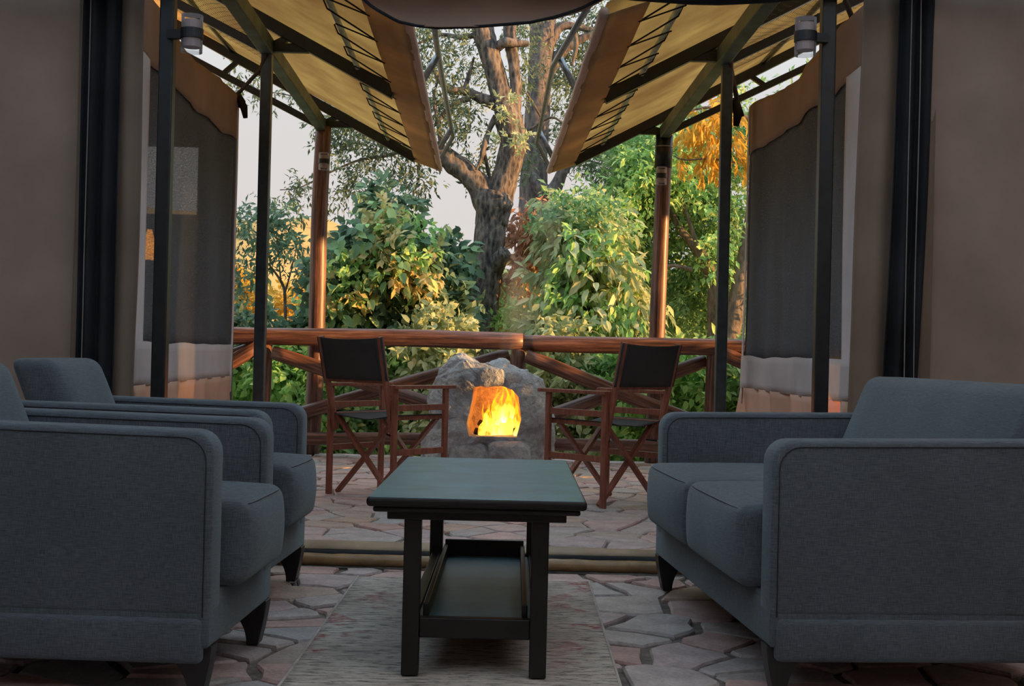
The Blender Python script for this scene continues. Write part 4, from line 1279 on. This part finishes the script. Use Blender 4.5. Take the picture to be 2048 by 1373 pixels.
def leaf_mesh(name, arr, kind):
    base, D, S, N, Ls, Ws, var = arr
    m = len(base)
    L_, W_ = Ls[:, None], Ws[:, None]
    if kind == 'small':
        V = np.stack([base, base + D * L_ * 0.45 + S * W_ * 0.5 + N * W_ * 0.15, base + D * L_ - N * L_ * 0.08,
                      base + D * L_ * 0.45 - S * W_ * 0.5 + N * W_ * 0.15], 1)
        F = np.array([[0, 1, 2], [0, 2, 3]])
    else:
        V = np.stack([base, base + D * L_ * 0.22 + S * W_ * 0.40 + N * W_ * 0.12, base + D * L_ * 0.6 + S * W_ * 0.42 + N * W_ * 0.06,
                      base + D * L_ - N * L_ * 0.16, base + D * L_ * 0.6 - S * W_ * 0.42 + N * W_ * 0.06,
                      base + D * L_ * 0.22 - S * W_ * 0.40 + N * W_ * 0.12, base + D * L_ * 0.45 - N * W_ * 0.03], 1)
        F = np.array([[6, 0, 1], [6, 1, 2], [6, 2, 3], [6, 3, 4], [6, 4, 5], [6, 5, 0]])
    nv = V.shape[1]
    V = V.reshape(-1, 3).astype(np.float32)
    F = (F[None] + (np.arange(m) * nv)[:, None, None]).reshape(-1, 3).astype(np.int32)
    me = bpy.data.meshes.new(name)
    me.vertices.add(len(V)); me.vertices.foreach_set('co', V.ravel())
    me.loops.add(F.size); me.loops.foreach_set('vertex_index', F.ravel())
    me.polygons.add(len(F)); me.polygons.foreach_set('loop_start', np.arange(0, F.size, 3, dtype=np.int32))
    me.polygons.foreach_set('loop_total', np.full(len(F), 3, np.int32))
    a = me.attributes.new('leafvar', 'FLOAT', 'POINT')
    a.data.foreach_set('value', np.repeat(var, nv).astype(np.float32))
    me.update()
    return me
NLEAF = 0
def foliage(parent, blobs, mat, L, ratio=0.35, per=12, tl=0.22, droop=0.3, kind='small', seed=1, spread=0.8, shell=0.45, name='foliage'):
    global NLEAF
    rng = np.random.default_rng(seed)
    arr = leaf_arrays(blobs, rng, L, ratio, per, tl, droop, spread, shell)
    NLEAF += len(arr[0])
    o = link(name, leaf_mesh(name, arr, kind), mat, parent)
    o['kind'] = 'stuff'
    return o
ONE = {}
def single_leaves(parent, blobs, mat, L, ratio, n, droop, seed):
    """single large leaves in front of a bush, each its own part"""
    rng = np.random.default_rng(seed)
    key = (mat, ratio)
    if key not in ONE:
        arr = tuple(np.array(a, dtype=float) for a in ([[0, 0, 0]], [[1, 0, 0]], [[0, 1, 0]], [[0, 0, 1]], [1.0], [ratio], [0.5]))
        me = leaf_mesh('leaf', arr, 'broad'); me.materials.append(MATS[mat]); ONE[key] = me
    T, O = sample(blobs, rng, 0.25)
    sel = [i for i in range(len(T)) if O[i][1] < -0.15]
    rng.shuffle(sel)
    for i in sel[:n]:
        D = Vector(O[i]) * 0.6 + Vector(rng.normal(size=3)) * 0.6 + Vector((0, -0.2, -droop)); D.normalize()
        up = (Vector((0.1, -0.7, 0.7)) + Vector(rng.normal(size=3)) * 0.35).normalized()
        S = D.cross(up).normalized(); N = S.cross(D)
        s = L * (0.75 + 0.5 * rng.random())
        M = Matrix((D * s, S * s, N * s)).transposed().to_4x4()
        M.translation = Vector(T[i]) + Vector((0, -0.06, 0))
        link('leaf', ONE[key], None, parent, M)
def plant(name, px, py, y, label, cat, group=None):
    p = at(px, py, y)
    return empty(name, (p.x, p.y, terr(p.x, y)), label=label, cat=cat, group=group)
def gz(px, y): return 686.5 + (CAMLOC.z - terr((px - 1042) * mpp(y), y)) / mpp(y) + (px - 1024) * 0.0236 + 16

# --- forked main tree
YT = 12.6
t1 = plant('forked_tree', 965, 800, YT, 'big forked tree with rough grey bark and a sawn stub behind the fireplace', 'tree')
limb('trunk', [(925, 1010, 84, YT), (935, 900, 78, YT), (948, 780, 72, YT), (955, 700, 66, YT), (965, 610, 62, YT), (976, 520, 60, YT), (982, 450, 62, YT), (986, 405, 78, YT), (990, 385, 70, YT)],
     'bark_main', t1, 20, 0.09, 1)
limb('stub', [(985, 540, 40, YT - 0.02), (998, 522, 34, YT - 0.12), (1010, 505, 32, YT - 0.2)], 'bark_main', t1, 12, 0.12, 2)
limb('limb', [(984, 440, 52, YT), (965, 385, 50, YT), (938, 350, 46, YT), (910, 330, 42, YT), (885, 308, 36, YT), (850, 290, 30, YT), (800, 270, 24, YT), (740, 240, 16, YT)], 'bark_main', t1, 16, 0.10, 3)
limb('limb', [(990, 450, 48, YT), (1003, 385, 52, YT), (1018, 325, 50, YT), (1024, 280, 54, YT), (1012, 225, 52, YT), (998, 175, 42, YT), (982, 120, 40, YT), (968, 70, 42, YT), (955, 10, 40, YT), (940, -60, 36, YT)],
     'bark_main', t1, 16, 0.10, 4)
limb('limb', [(1022, 240, 30, YT), (1032, 190, 26, YT), (1028, 130, 24, YT), (1018, 60, 24, YT), (1022, 0, 24, YT), (1026, -60, 20, YT)], 'bark_main', t1, 12, 0.1, 5)
limb('branch', [(992, 95, 22, YT), (1010, 85, 20, YT - 0.1), (1030, 86, 18, YT - 0.1), (1058, 88, 12, YT - 0.1)], 'bark_main', t1, 10, 0.14, 6)
limb('branch', [(1028, 86, 14, YT - 0.1), (1026, 60, 12, YT - 0.1), (1030, 30, 10, YT - 0.1)], 'bark_main', t1, 10, 0.14, 7)
limb('branch', [(998, 212, 28, YT), (965, 198, 24, YT), (930, 182, 20, YT), (900, 180, 16, YT), (878, 160, 10, YT), (860, 120, 7, YT)], 'bark_main', t1, 10, 0.14, 8)
limb('branch', [(940, 196, 14, YT), (915, 205, 12, YT), (890, 225, 9, YT), (870, 250, 6, YT), (845, 275, 4, YT)], 'bark_main', t1, 8, 0.14, 9)
limb('branch', [(928, 182, 10, YT), (938, 150, 8, YT), (948, 115, 5, YT)], 'bark_main', t1, 8, 0.14, 10)
limb('branch', [(992, 232, 12, YT), (978, 262, 11, YT), (967, 298, 11, YT - .1), (962, 320, 8, YT - .1), (952, 340, 5, YT - .1)], 'bark_main', t1, 8, 0.14, 11)
limb('branch', [(967, 300, 8, YT - .1), (975, 335, 7, YT), (983, 372, 6, YT)], 'bark_main', t1, 8, 0.14, 12)
limb('branch', [(885, 300, 12, YT), (872, 225, 8, YT), (868, 190, 6, YT), (880, 150, 4, YT)], 'bark_main', t1, 8, 0.14, 13)
limb('branch', [(840, 285, 9, YT), (780, 310, 7, YT), (720, 320, 5, YT), (660, 345, 3.5, YT), (600, 375, 2.5, YT), (560, 380, 2, YT)], 'bark_main', t1, 8, 0.1, 14)
limb('branch', [(830, 280, 6, YT), (838, 350, 5, YT), (822, 400, 3, YT)], 'bark_main', t1, 8, 0.1, 15)
limb('branch', [(760, 240, 8, YT), (690, 225, 5, YT), (640, 205, 3.5, YT), (575, 190, 2.5, YT), (520, 180, 2, YT), (480, 160, 2, YT)], 'bark_main', t1, 8, 0.1, 16)
limb('branch', [(968, 60, 16, YT), (930, 75, 12, YT), (880, 70, 8, YT), (830, 90, 5, YT)], 'bark_main', t1, 8, 0.14, 17)
mt = [(690, 225, 50, 38, YT, .5, 60), (740, 270, 60, 48, YT, .5, 90), (790, 310, 50, 45, YT, .5, 80), (700, 310, 35, 40, YT, .4, 34), (725, 345, 30, 35, YT, .4, 26), (835, 355, 30, 30, YT, .4, 26),
      (665, 270, 25, 40, YT, .3, 22), (600, 370, 40, 22, YT, .3, 18), (590, 395, 18, 30, YT, .3, 10), (690, 395, 30, 28, YT, .3, 18), (560, 190, 40, 20, YT, .3, 12), (490, 150, 40, 28, YT, .3, 30),
      (845, 100, 34, 44, YT, .5, 46), (880, 60, 50, 34, YT, .5, 40), (870, 190, 34, 50, YT, .5, 46), (920, 130, 40, 50, YT, .5, 52), (860, 260, 36, 34, YT, .4, 28), (925, 240, 28, 34, YT, .4, 34),
      (955, 330, 20, 46, YT + .3, .3, 40), (900, 215, 40, 40, YT, .5, 34), (1046, 150, 24, 60, YT + 1, .5, 40), (1050, 70, 28, 40, YT + 1, .5, 36), (1048, 320, 14, 60, YT + 1, .3, 20),
      (975, 170, 26, 40, YT + .6, .3, 20), (640, 250, 16, 34, YT, .3, 14), (740, 400, 18, 20, YT, .3, 10)]
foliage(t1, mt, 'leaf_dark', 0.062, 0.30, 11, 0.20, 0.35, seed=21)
foliage(t1, [(1010, 215, 24, 20, YT - .35, .15, 16), (1040, 280, 20, 28, YT - .35, .15, 22), (1005, 275, 12, 8, YT - .35, .1, 5)], 'leaf_olive', 0.055, 0.42, 8, 0.09, 0.0, seed=22, name='epiphyte_leaves')

# --- straight second tree behind it
Y2 = 14.6
t2 = plant('straight_tree', 1075, 800, Y2, 'straight grey trunked tree rising behind the forked tree', 'tree')
limb('trunk', [(1060, 960, 66, Y2), (1062, 750, 60, Y2), (1064, 600, 58, Y2), (1065, 450, 56, Y2), (1068, 350, 54, Y2), (1073, 250, 50, Y2), (1080, 150, 48, Y2), (1086, 60, 50, Y2), (1090, -60, 46, Y2)], 'bark_far', t2, 18, 0.07, 31)
limb('limb', [(1062, 350, 20, Y2 - .3), (1078, 372, 26, Y2 - .35), (1096, 388, 34, Y2 - .4), (1112, 375, 28, Y2 - .4), (1125, 345, 24, Y2 - .4), (1150, 300, 20, Y2 - .4), (1185, 250, 14, Y2 - .4)], 'bark_far', t2, 12, 0.1, 32)
limb('limb', [(1090, 160, 26, Y2), (1118, 110, 22, Y2), (1150, 85, 18, Y2), (1200, 60, 14, Y2)], 'bark_far', t2, 12, 0.1, 33)
limb('branch', [(1088, 120, 22, Y2), (1120, 55, 18, Y2), (1180, 60, 12, Y2), (1215, 75, 10, Y2)], 'bark_far', t2, 10, 0.1, 34)
limb('branch', [(1150, 66, 10, Y2 - .5), (1152, 95, 10, Y2 - .5), (1144, 130, 6, Y2 - .5)], 'bark_light', t2, 8, 0.1, 35)
limb('branch', [(1060, 260, 6, Y2 - .5), (1105, 235, 5, Y2 - .6), (1140, 262, 4, Y2 - .6)], 'bark_light', t2, 8, 0.1, 36)
limb('branch', [(1085, 240, 5, Y2 - .5), (1055, 190, 4, Y2 - .6), (1020, 150, 3, Y2 - .6)], 'bark_light', t2, 8, 0.1, 37)
foliage(t2, [(1140, 60, 50, 40, Y2 + .5, .5, 70), (1180, 130, 40, 60, Y2 + .5, .5, 80), (1140, 180, 40, 50, Y2 + .5, .5, 60), (1120, 250, 30, 40, Y2 + .4, .4, 36), (1160, 320, 50, 26, Y2 + .3, .4, 60),
             (1215, 340, 40, 30, Y2, .4, 60), (1200, 30, 40, 40, Y2, .5, 50), (1110, 130, 30, 60, Y2 + 1, .5, 30), (1060, 40, 40, 40, Y2 + 1, .5, 30), (1230, 270, 40, 24, Y2, .4, 24)], 'leaf_dark', 0.072, 0.30, 11, 0.22, 0.3, seed=41)

# --- dense fine-leaved tree on the right
Y3 = 13.6
t3 = plant('dense_tree', 1430, 800, Y3, 'dense bright green small leaved tree beyond the sofa side post', 'tree')
limb('trunk', [(1440, 960, 50, Y3), (1436, 800, 44, Y3), (1434, 690, 40, Y3), (1432, 600, 34, Y3), (1424, 550, 30, Y3), (1395, 500, 22, Y3), (1365, 465, 16, Y3), (1345, 430, 12, Y3), (1320, 360, 8, Y3)], 'bark_light', t3, 14, 0.09, 51)
limb('limb', [(1450, 960, 60, Y3 - .3), (1452, 760, 50, Y3 - .3), (1460, 680, 40, Y3 - .3), (1480, 560, 30, Y3 - .3), (1500, 440, 22, Y3 - .3), (1520, 300, 16, Y3 - .3)], 'bark_light', t3, 14, 0.09, 52)
limb('branch', [(1400, 505, 10, Y3 - .2), (1370, 420, 7, Y3 - .2), (1345, 340, 5, Y3 - .2)], 'bark_light', t3, 8, 0.1, 53)
limb('branch', [(1385, 540, 9, Y3 - .3), (1340, 532, 7, Y3 - .3), (1300, 555, 5, Y3 - .3)], 'bark_light', t3, 8, 0.1, 54)
d3 = [(1300, 330, 70, 70, Y3, .7, 330), (1240, 400, 55, 60, Y3 + .4, .6, 190), (1380, 280, 80, 80, Y3 + .5, .8, 330), (1340, 430, 90, 80, Y3 + .5, .7, 420), (1270, 480, 70, 70, Y3 + .6, .6, 240), (1420, 400, 70, 100, Y3 + .6, .7, 380),
      (1430, 540, 80, 90, Y3 + .7, .7, 400), (1360, 590, 100, 90, Y3 + .8, .7, 420), (1470, 260, 60, 100, Y3 + .8, .7, 240), (1250, 300, 36, 36, Y3 + .4, .4, 70), (1460, 650, 70, 80, Y3 + 1, .7, 240),
      (1600, 300, 110, 160, Y3, .9, 260), (1600, 560, 110, 160, Y3, .9, 260)]
d3 = [b_[:6] + (int(b_[6] * 0.78),) for b_ in d3]
foliage(t3, d3, 'leaf_green', 0.074, 0.42, 13, 0.20, 0.2, seed=61, shell=0.6)
foliage(t3, [(1300, 340, 70, 70, Y3 - .3, .5, 90), (1360, 330, 70, 60, Y3 - .3, .5, 60), (1250, 430, 40, 50, Y3 - .3, .4, 60), (1440, 470, 40, 80, Y3 - .3, .4, 40)], 'leaf_bright', 0.078, 0.45, 12, 0.2, 0.2, seed=62)

# --- branch by the right post, low sun's gold put into leaf colour
Yg = 11.2
tg = plant('sun_gold_tree', 1520, 800, Yg, 'leaning tree with sun gold put into its leaf colour beside the sofa side post', 'tree')
limb('trunk', [(1640, 1000, 40, Yg), (1620, 700, 34, Yg), (1590, 420, 26, Yg), (1540, 280, 18, Yg), (1480, 230, 10, Yg), (1420, 215, 6, Yg), (1370, 225, 4, Yg)], 'bark_light', tg, 12, 0.08, 71)
limb('branch', [(1470, 325, 4, Yg), (1420, 318, 4, Yg), (1370, 320, 3, Yg), (1348, 312, 3, Yg)], 'bark_light', tg, 8, 0.08, 72)
foliage(tg, [(1385, 245, 38, 26, Yg, .25, 17), (1430, 260, 34, 44, Yg, .25, 24), (1415, 300, 30, 38, Yg, .2, 12), (1460, 305, 24, 48, Yg, .2, 19), (1355, 315, 12, 8, Yg, .1, 4), (1440, 225, 44, 20, Yg, .25, 14)], 'leaf_sun_gold', 0.105, 0.30, 10, 0.18, 0.75, seed=73, spread=0.4)

# --- big-leaved creeper bush
Yb = 11.6
bl = plant('creeper_bush', 770, 800, Yb, 'dark broad leaved creeper bush behind the chair on the armchair side', 'bush')
limb('stem', [(770, 980, 16, Yb), (765, 760, 14, Yb), (775, 600, 12, Yb), (780, 480, 8, Yb), (782, 400, 4, Yb)], 'bark_light', bl, 8, 0.1, 81)
bb = [(780, 430, 36, 42, Yb + .2, .3, 70), (735, 490, 62, 52, Yb, .4, 130), (810, 510, 62, 60, Yb, .4, 140), (700, 570, 62, 70, Yb, .45, 160), (790, 590, 80, 70, Yb, .45, 180), (860, 560, 44, 66, Yb + .2, .4, 110),
      (690, 650, 60, 50, Yb, .4, 130), (800, 670, 90, 50, Yb, .45, 170), (900, 520, 34, 40, Yb + .5, .3, 50), (880, 640, 60, 60, Yb + .2, .4, 110)]
foliage(bl, bb, 'leaf_blue', 0.105, 0.58, 11, 0.22, 0.45, 'broad', seed=82)
foliage(bl, [(770, 520, 50, 70, Yb - .38, .2, 80), (765, 450, 30, 50, Yb - .25, .2, 44), (830, 560, 40, 40, Yb - .38, .2, 40), (690, 600, 40, 40, Yb - .38, .2, 24)], 'leaf_yellow', 0.085, 0.5, 8, 0.15, 0.5, seed=83, name='yellowing_foliage')
foliage(bl, [(800, 500, 70, 80, Yb - .36, .2, 90), (700, 560, 50, 60, Yb - .36, .2, 60)], 'leaf_bright', 0.075, 0.55, 8, 0.15, 0.5, 'broad', seed=84, name='young_foliage')
single_leaves(bl, [(735, 490, 62, 52, Yb - .25, .35, 150), (700, 600, 62, 70, Yb - .25, .35, 200), (810, 540, 62, 60, Yb - .25, .35, 150), (780, 430, 36, 42, Yb - .1, .3, 60)], 'leaf_one_green', 0.125, 0.62, 150, 0.7, 85)

# --- drooping pale bush right of the trunk
Yo = 12.0
bo = plant('drooping_bush', 1180, 800, Yo, 'pale olive bush with long drooping leaves between forked tree and sofa side post', 'bush')
limb('stem', [(1170, 980, 16, Yo), (1172, 760, 13, Yo), (1165, 600, 10, Yo), (1160, 450, 6, Yo)], 'bark_light', bo, 8, 0.1, 91)
ob = [(1150, 500, 70, 60, Yo, .4, 110), (1210, 560, 70, 60, Yo, .4, 120), (1130, 590, 60, 60, Yo, .4, 100), (1180, 650, 100, 46, Yo - .1, .4, 150), (1260, 620, 50, 60, Yo, .4, 90), (1190, 450, 60, 36, Yo + .2, .3, 70), (1130, 430, 40, 30, Yo + .3, .3, 50),
      (1260, 700, 90, 40, Yo - .2, .4, 90), (1120, 700, 60, 40, Yo - .2, .4, 80)]
foliage(bo, ob, 'leaf_olive', 0.125, 0.36, 12, 0.22, 0.9, 'broad', seed=92, spread=0.6)
foliage(bo, [(1180, 560, 100, 100, Yo - .3, .3, 90), (1240, 640, 60, 60, Yo - .3, .3, 50)], 'leaf_bright', 0.10, 0.40, 9, 0.2, 0.8, 'broad', seed=95, spread=0.6, name='young_foliage')
foliage(bo, [(1160, 420, 70, 40, Yo - .1, .3, 60), (1110, 440, 40, 30, Yo - .1, .3, 30), (1200, 470, 50, 40, Yo - .2, .3, 30)], 'leaf_green', 0.075, 0.45, 12, 0.2, 0.3, seed=93, name='fine_foliage')
single_leaves(bo, [(1180, 650, 100, 46, Yo - .35, .3, 200), (1210, 560, 70, 60, Yo - .25, .3, 150), (1150, 510, 60, 50, Yo - .25, .3, 120), (1260, 700, 90, 40, Yo - .4, .3, 120)], 'leaf_one_olive', 0.155, 0.36, 150, 1.1, 94)

# --- yellowing shrubs around the trunk
Yy = 13.3
by = plant('yellow_shrub', 880, 800, Yy, 'yellowing fine leaved shrub between the creeper bush and the forked trunk', 'shrub', 'yellowing shrubs')
foliage(by, [(890, 590, 60, 60, Yy, .4, 170), (920, 520, 30, 36, Yy, .3, 60), (860, 640, 60, 40, Yy, .4, 120), (930, 640, 40, 50, Yy, .3, 90)], 'leaf_yellow', 0.08, 0.42, 12, 0.18, 0.7, seed=101)
limb('stem', [(890, 960, 10, Yy), (888, 700, 8, Yy), (892, 560, 4, Yy)], 'bark_light', by, 8, 0.1, 102)
limb('dry_vine', [(958, 420, 5, Yy - .5), (950, 470, 4, Yy - .5), (946, 540, 3, Yy - .5), (940, 600, 2, Yy - .5)], 'bark_light', by, 6, 0.1, 103)
by2 = plant('yellow_shrub', 1050, 800, 13.0, 'yellow and rust leaved shrub between the forked trunk and the drooping bush', 'shrub', 'yellowing shrubs')
foliage(by2, [(1050, 590, 50, 66, 13.0, .4, 150), (1020, 640, 40, 46, 13.0, .3, 90), (1085, 520, 40, 50, 13.0, .3, 80)], 'leaf_yellow', 0.085, 0.42, 12, 0.18, 0.8, seed=104)
foliage(by2, [(1055, 490, 34, 50, 12.8, .3, 70), (1075, 440, 36, 34, 12.8, .3, 40), (1040, 540, 20, 30, 12.8, .2, 20)], 'leaf_rust', 0.09, 0.4, 10, 0.18, 0.9, seed=105, name='rust_foliage')
limb('stem', [(1055, 960, 10, 13.0), (1058, 700, 8, 13.0), (1052, 500, 4, 13.0)], 'bark_light', by2, 8, 0.1, 106)
for i in range(9):
    a0 = (1045 + 6 * i, 470 + 12 * (i % 4))
    limb('dry_twig', [(a0[0], a0[1], 3, 12.7), (a0[0] + 30 + 5 * (i % 3), a0[1] - 14 + 9 * (i % 5), 2, 12.6), (a0[0] + 66, a0[1] - 20 + 16 * (i % 5), 1.2, 12.6)], 'bark_light', by2, 5, 0.0, i)
foliage(by2, [(1040, 640, 46, 40, 12.4, .3, 80)], 'leaf_bright', 0.08, 0.4, 10, 0.18, 0.2, seed=107, name='fresh_foliage')

# --- sapling on the left
Ys = 12.2
sp = plant('sapling', 565, 800, Ys, 'slender sapling with sparse narrow leaves by the armchair side log post', 'tree')
limb('trunk', [(568, 960, 9, Ys), (571, 700, 7, Ys), (570, 600, 6.5, Ys), (566, 572, 6, Ys), (550, 545, 4.5, Ys), (530, 520, 3, Ys)], 'bark_light', sp, 8, 0.06, 111)
limb('branch', [(569, 590, 5, Ys), (576, 565, 4, Ys), (584, 535, 3, Ys), (592, 500, 2, Ys)], 'bark_light', sp, 6, 0.06, 112)
limb('branch', [(562, 565, 4, Ys), (558, 520, 3, Ys), (556, 470, 2, Ys)], 'bark_light', sp, 6, 0.06, 113)
foliage(sp, [(550, 462, 50, 28, Ys, .35, 34), (505, 462, 44, 34, Ys, .35, 32), (590, 495, 34, 28, Ys, .35, 20), (545, 425, 26, 20, Ys, .3, 18), (490, 530, 34, 30, Ys, .35, 24), (500, 430, 34, 16, Ys, .3, 14), (600, 540, 20, 30, Ys, .3, 10), (480, 580, 26, 30, Ys, .3, 18)],
        'leaf_blue', 0.080, 0.34, 9, 0.2, 0.25, seed=114)
# small bright yellow bush far out
yb = plant('yellow_bush', 472, 800, 24.0, 'bright yellow sunlit bush far behind the railing on the armchair side', 'bush')
foliage(yb, [(470, 610, 22, 60, 24, .6, 200), (450, 620, 40, 60, 24, .6, 200), (600, 606, 44, 26, 24, .6, 120)], 'leaf_sun_gold', 0.14, 0.5, 12, 0.4, 0.2, seed=121)

# --- undergrowth along the railing: separate leafy shrubs
ug = [(500, 660, 'leaf_blue', 'low blue green shrub behind the railing below the sapling'), (610, 665, 'leaf_blue', 'low blue green shrub at the foot of the armchair side log post'),
      (500, 800, 'leaf_bright', 'bright leafy shrub behind the short post beside the left canvas wall'), (590, 800, 'leaf_bright', 'bright leafy shrub behind the armchair side log post foot'),
      (700, 790, 'leaf_green', 'green leafy shrub behind the chair on the armchair side'), (800, 800, 'leaf_bright', 'bright green shrub between the chair and the boulder fireplace'),
      (880, 730, 'leaf_olive', 'olive shrub showing just above the boulder fireplace'), (1110, 760, 'leaf_olive', 'olive shrub beside the boulder on the sofa side'),
      (1180, 800, 'leaf_green', 'green shrub behind the armrest of the sofa side chair'), (1280, 800, 'leaf_bright', 'bright green shrub behind the back of the sofa side chair'),
      (1380, 800, 'leaf_bright', 'bright green shrub between sofa side log post and short post'), (1470, 790, 'leaf_green', 'green shrub beside the right canvas wall skirt')]
for i, (px, py, mt_, lab) in enumerate(ug):
    y = 11.0 + 0.12 * (i % 3) + (0.4 if py < 700 else 0)
    u = plant('leafy_shrub', px, 900, y, lab, 'shrub', 'shrubs along the railing')
    if py < 700:
        bb_ = [(px, py, 70, 34, y, .35, 110), (px + 20, py + 60, 70, 50, y, .35, 90)]
    else:
        bb_ = [(px, py - 50, 70, 60, y, .35, 100), (px, py + 30, 74, 70, y, .35, 120), (px + 10, py + 110, 80, 60, y - .1, .35, 110)]
    foliage(u, bb_, mt_, 0.085, 0.55, 12, 0.2, 0.4, 'broad', seed=200 + i)
    limb('stem', [(px, 1000, 8, y), (px + 3, py + 40, 6, y), (px, py - 30, 3, y)], 'bark_light', u, 6, 0.05, i)

# --- thicket closing the view further back
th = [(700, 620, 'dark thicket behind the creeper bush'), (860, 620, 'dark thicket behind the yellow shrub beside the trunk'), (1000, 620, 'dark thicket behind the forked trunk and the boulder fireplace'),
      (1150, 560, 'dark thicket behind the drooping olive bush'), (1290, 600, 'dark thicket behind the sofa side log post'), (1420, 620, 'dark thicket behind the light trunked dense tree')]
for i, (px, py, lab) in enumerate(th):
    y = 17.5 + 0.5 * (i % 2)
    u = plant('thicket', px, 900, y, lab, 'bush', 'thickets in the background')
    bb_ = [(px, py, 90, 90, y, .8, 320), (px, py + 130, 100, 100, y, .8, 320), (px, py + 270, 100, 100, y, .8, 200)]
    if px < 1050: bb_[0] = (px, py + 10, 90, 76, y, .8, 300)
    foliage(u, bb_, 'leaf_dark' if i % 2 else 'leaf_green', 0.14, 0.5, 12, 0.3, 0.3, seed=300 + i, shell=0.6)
    limb('stem', [(px, 1000, 10, y), (px + 3, py, 6, y)], 'bark_light', u, 6, 0.05, i)
# unseen hedge added beside the patio to keep low sun off the fireplace
for i, (hx, hy, lab) in enumerate(((3.6, 8.62, 'unseen hedge shrub added for shade beside the right tent end wall'), (3.7, 9.4, 'unseen hedge shrub added for shade level with the boulder fireplace'), (3.6, 10.3, 'unseen hedge shrub added for shade level with the log railing'))):
    u = empty('added_shade_shrub', (hx, hy, -0.3), label=lab, cat='shrub', group='unseen hedge added to shade the patio')
    rng = np.random.default_rng(400 + i)
    T = np.array([hx, hy, 0.45]) + unit(rng.normal(size=(520, 3))) * (rng.random((520, 1)) ** 0.4) * np.array([0.5, 0.6, 0.62])
    m_ = 520 * 6
    base = np.repeat(T, 6, 0) + rng.normal(size=(m_, 3)) * 0.06
    D = unit(rng.normal(size=(m_, 3)) + np.array([0, 0, -0.3])); S = unit(np.cross(D, rng.normal(size=(m_, 3)))); Nn = np.cross(S, D)
    Ls = 0.13 * (0.7 + 0.6 * rng.random(m_))
    o_ = link('foliage', leaf_mesh('foliage', (base, D, S, Nn, Ls, Ls * 0.6, rng.random(m_)), 'broad'), 'leaf_green', u); o_['kind'] = 'stuff'
    MB().tube([(hx, hy, -0.35), (hx + 0.03, hy, 0.1), (hx, hy + 0.03, 0.5)], [0.03, 0.02, 0.008], 8).build('stem', 'bark_light', u)
# low pinkish rock in the bushes
pk = stone_lump('pink_rock', 1060, 620, 1104, 664, 12.35, 0.10, 3.0, None)
setp(pk, 'pinkish rock showing among the leaves above the railing', 'rock')
pk.data.materials.clear(); m_plain('pink_rock', (0.42, 0.27, 0.22), 0.9, var=0.3); pk.data.materials.append(MATS['pink_rock'])
print('leaves', NLEAF, 'stones', n_in, n_out)

# faint smoke drifting up from the fire
def mk_smoke():
    m, n, l, bs = new_mat('smoke'); n.remove(bs)
    t = tex(n, l, 3.0, 4, vec=(1.6, 1.6, 0.7))
    mr = n.new('ShaderNodeMapRange'); mr.inputs[1].default_value = 0.45; mr.inputs[2].default_value = 0.75; mr.inputs[4].default_value = 0.9
    l.new(t.outputs['Fac'], mr.inputs[0])
    v = n.new('ShaderNodeVolumePrincipled'); v.inputs['Color'].default_value = (0.75, 0.82, 0.92, 1)
    l.new(mr.outputs[0], v.inputs['Density']); l.new(v.outputs[0], n['Material Output'].inputs['Volume'])
    MATS['smoke'] = m
mk_smoke()
sp_ = [at(1005, 740, 9.0), at(1022, 700, 9.05), at(1040, 650, 9.15), at(1050, 590, 9.2), at(1062, 500, 9.25), at(1075, 400, 9.3)]
so = MB().tube(sp_, [0.05, 0.10, 0.14, 0.17, 0.20, 0.22], 16).build('smoke', 'smoke', smooth=True)
setp(so, 'faint bluish smoke drifting up from the boulder fireplace', 'smoke', kind='stuff')
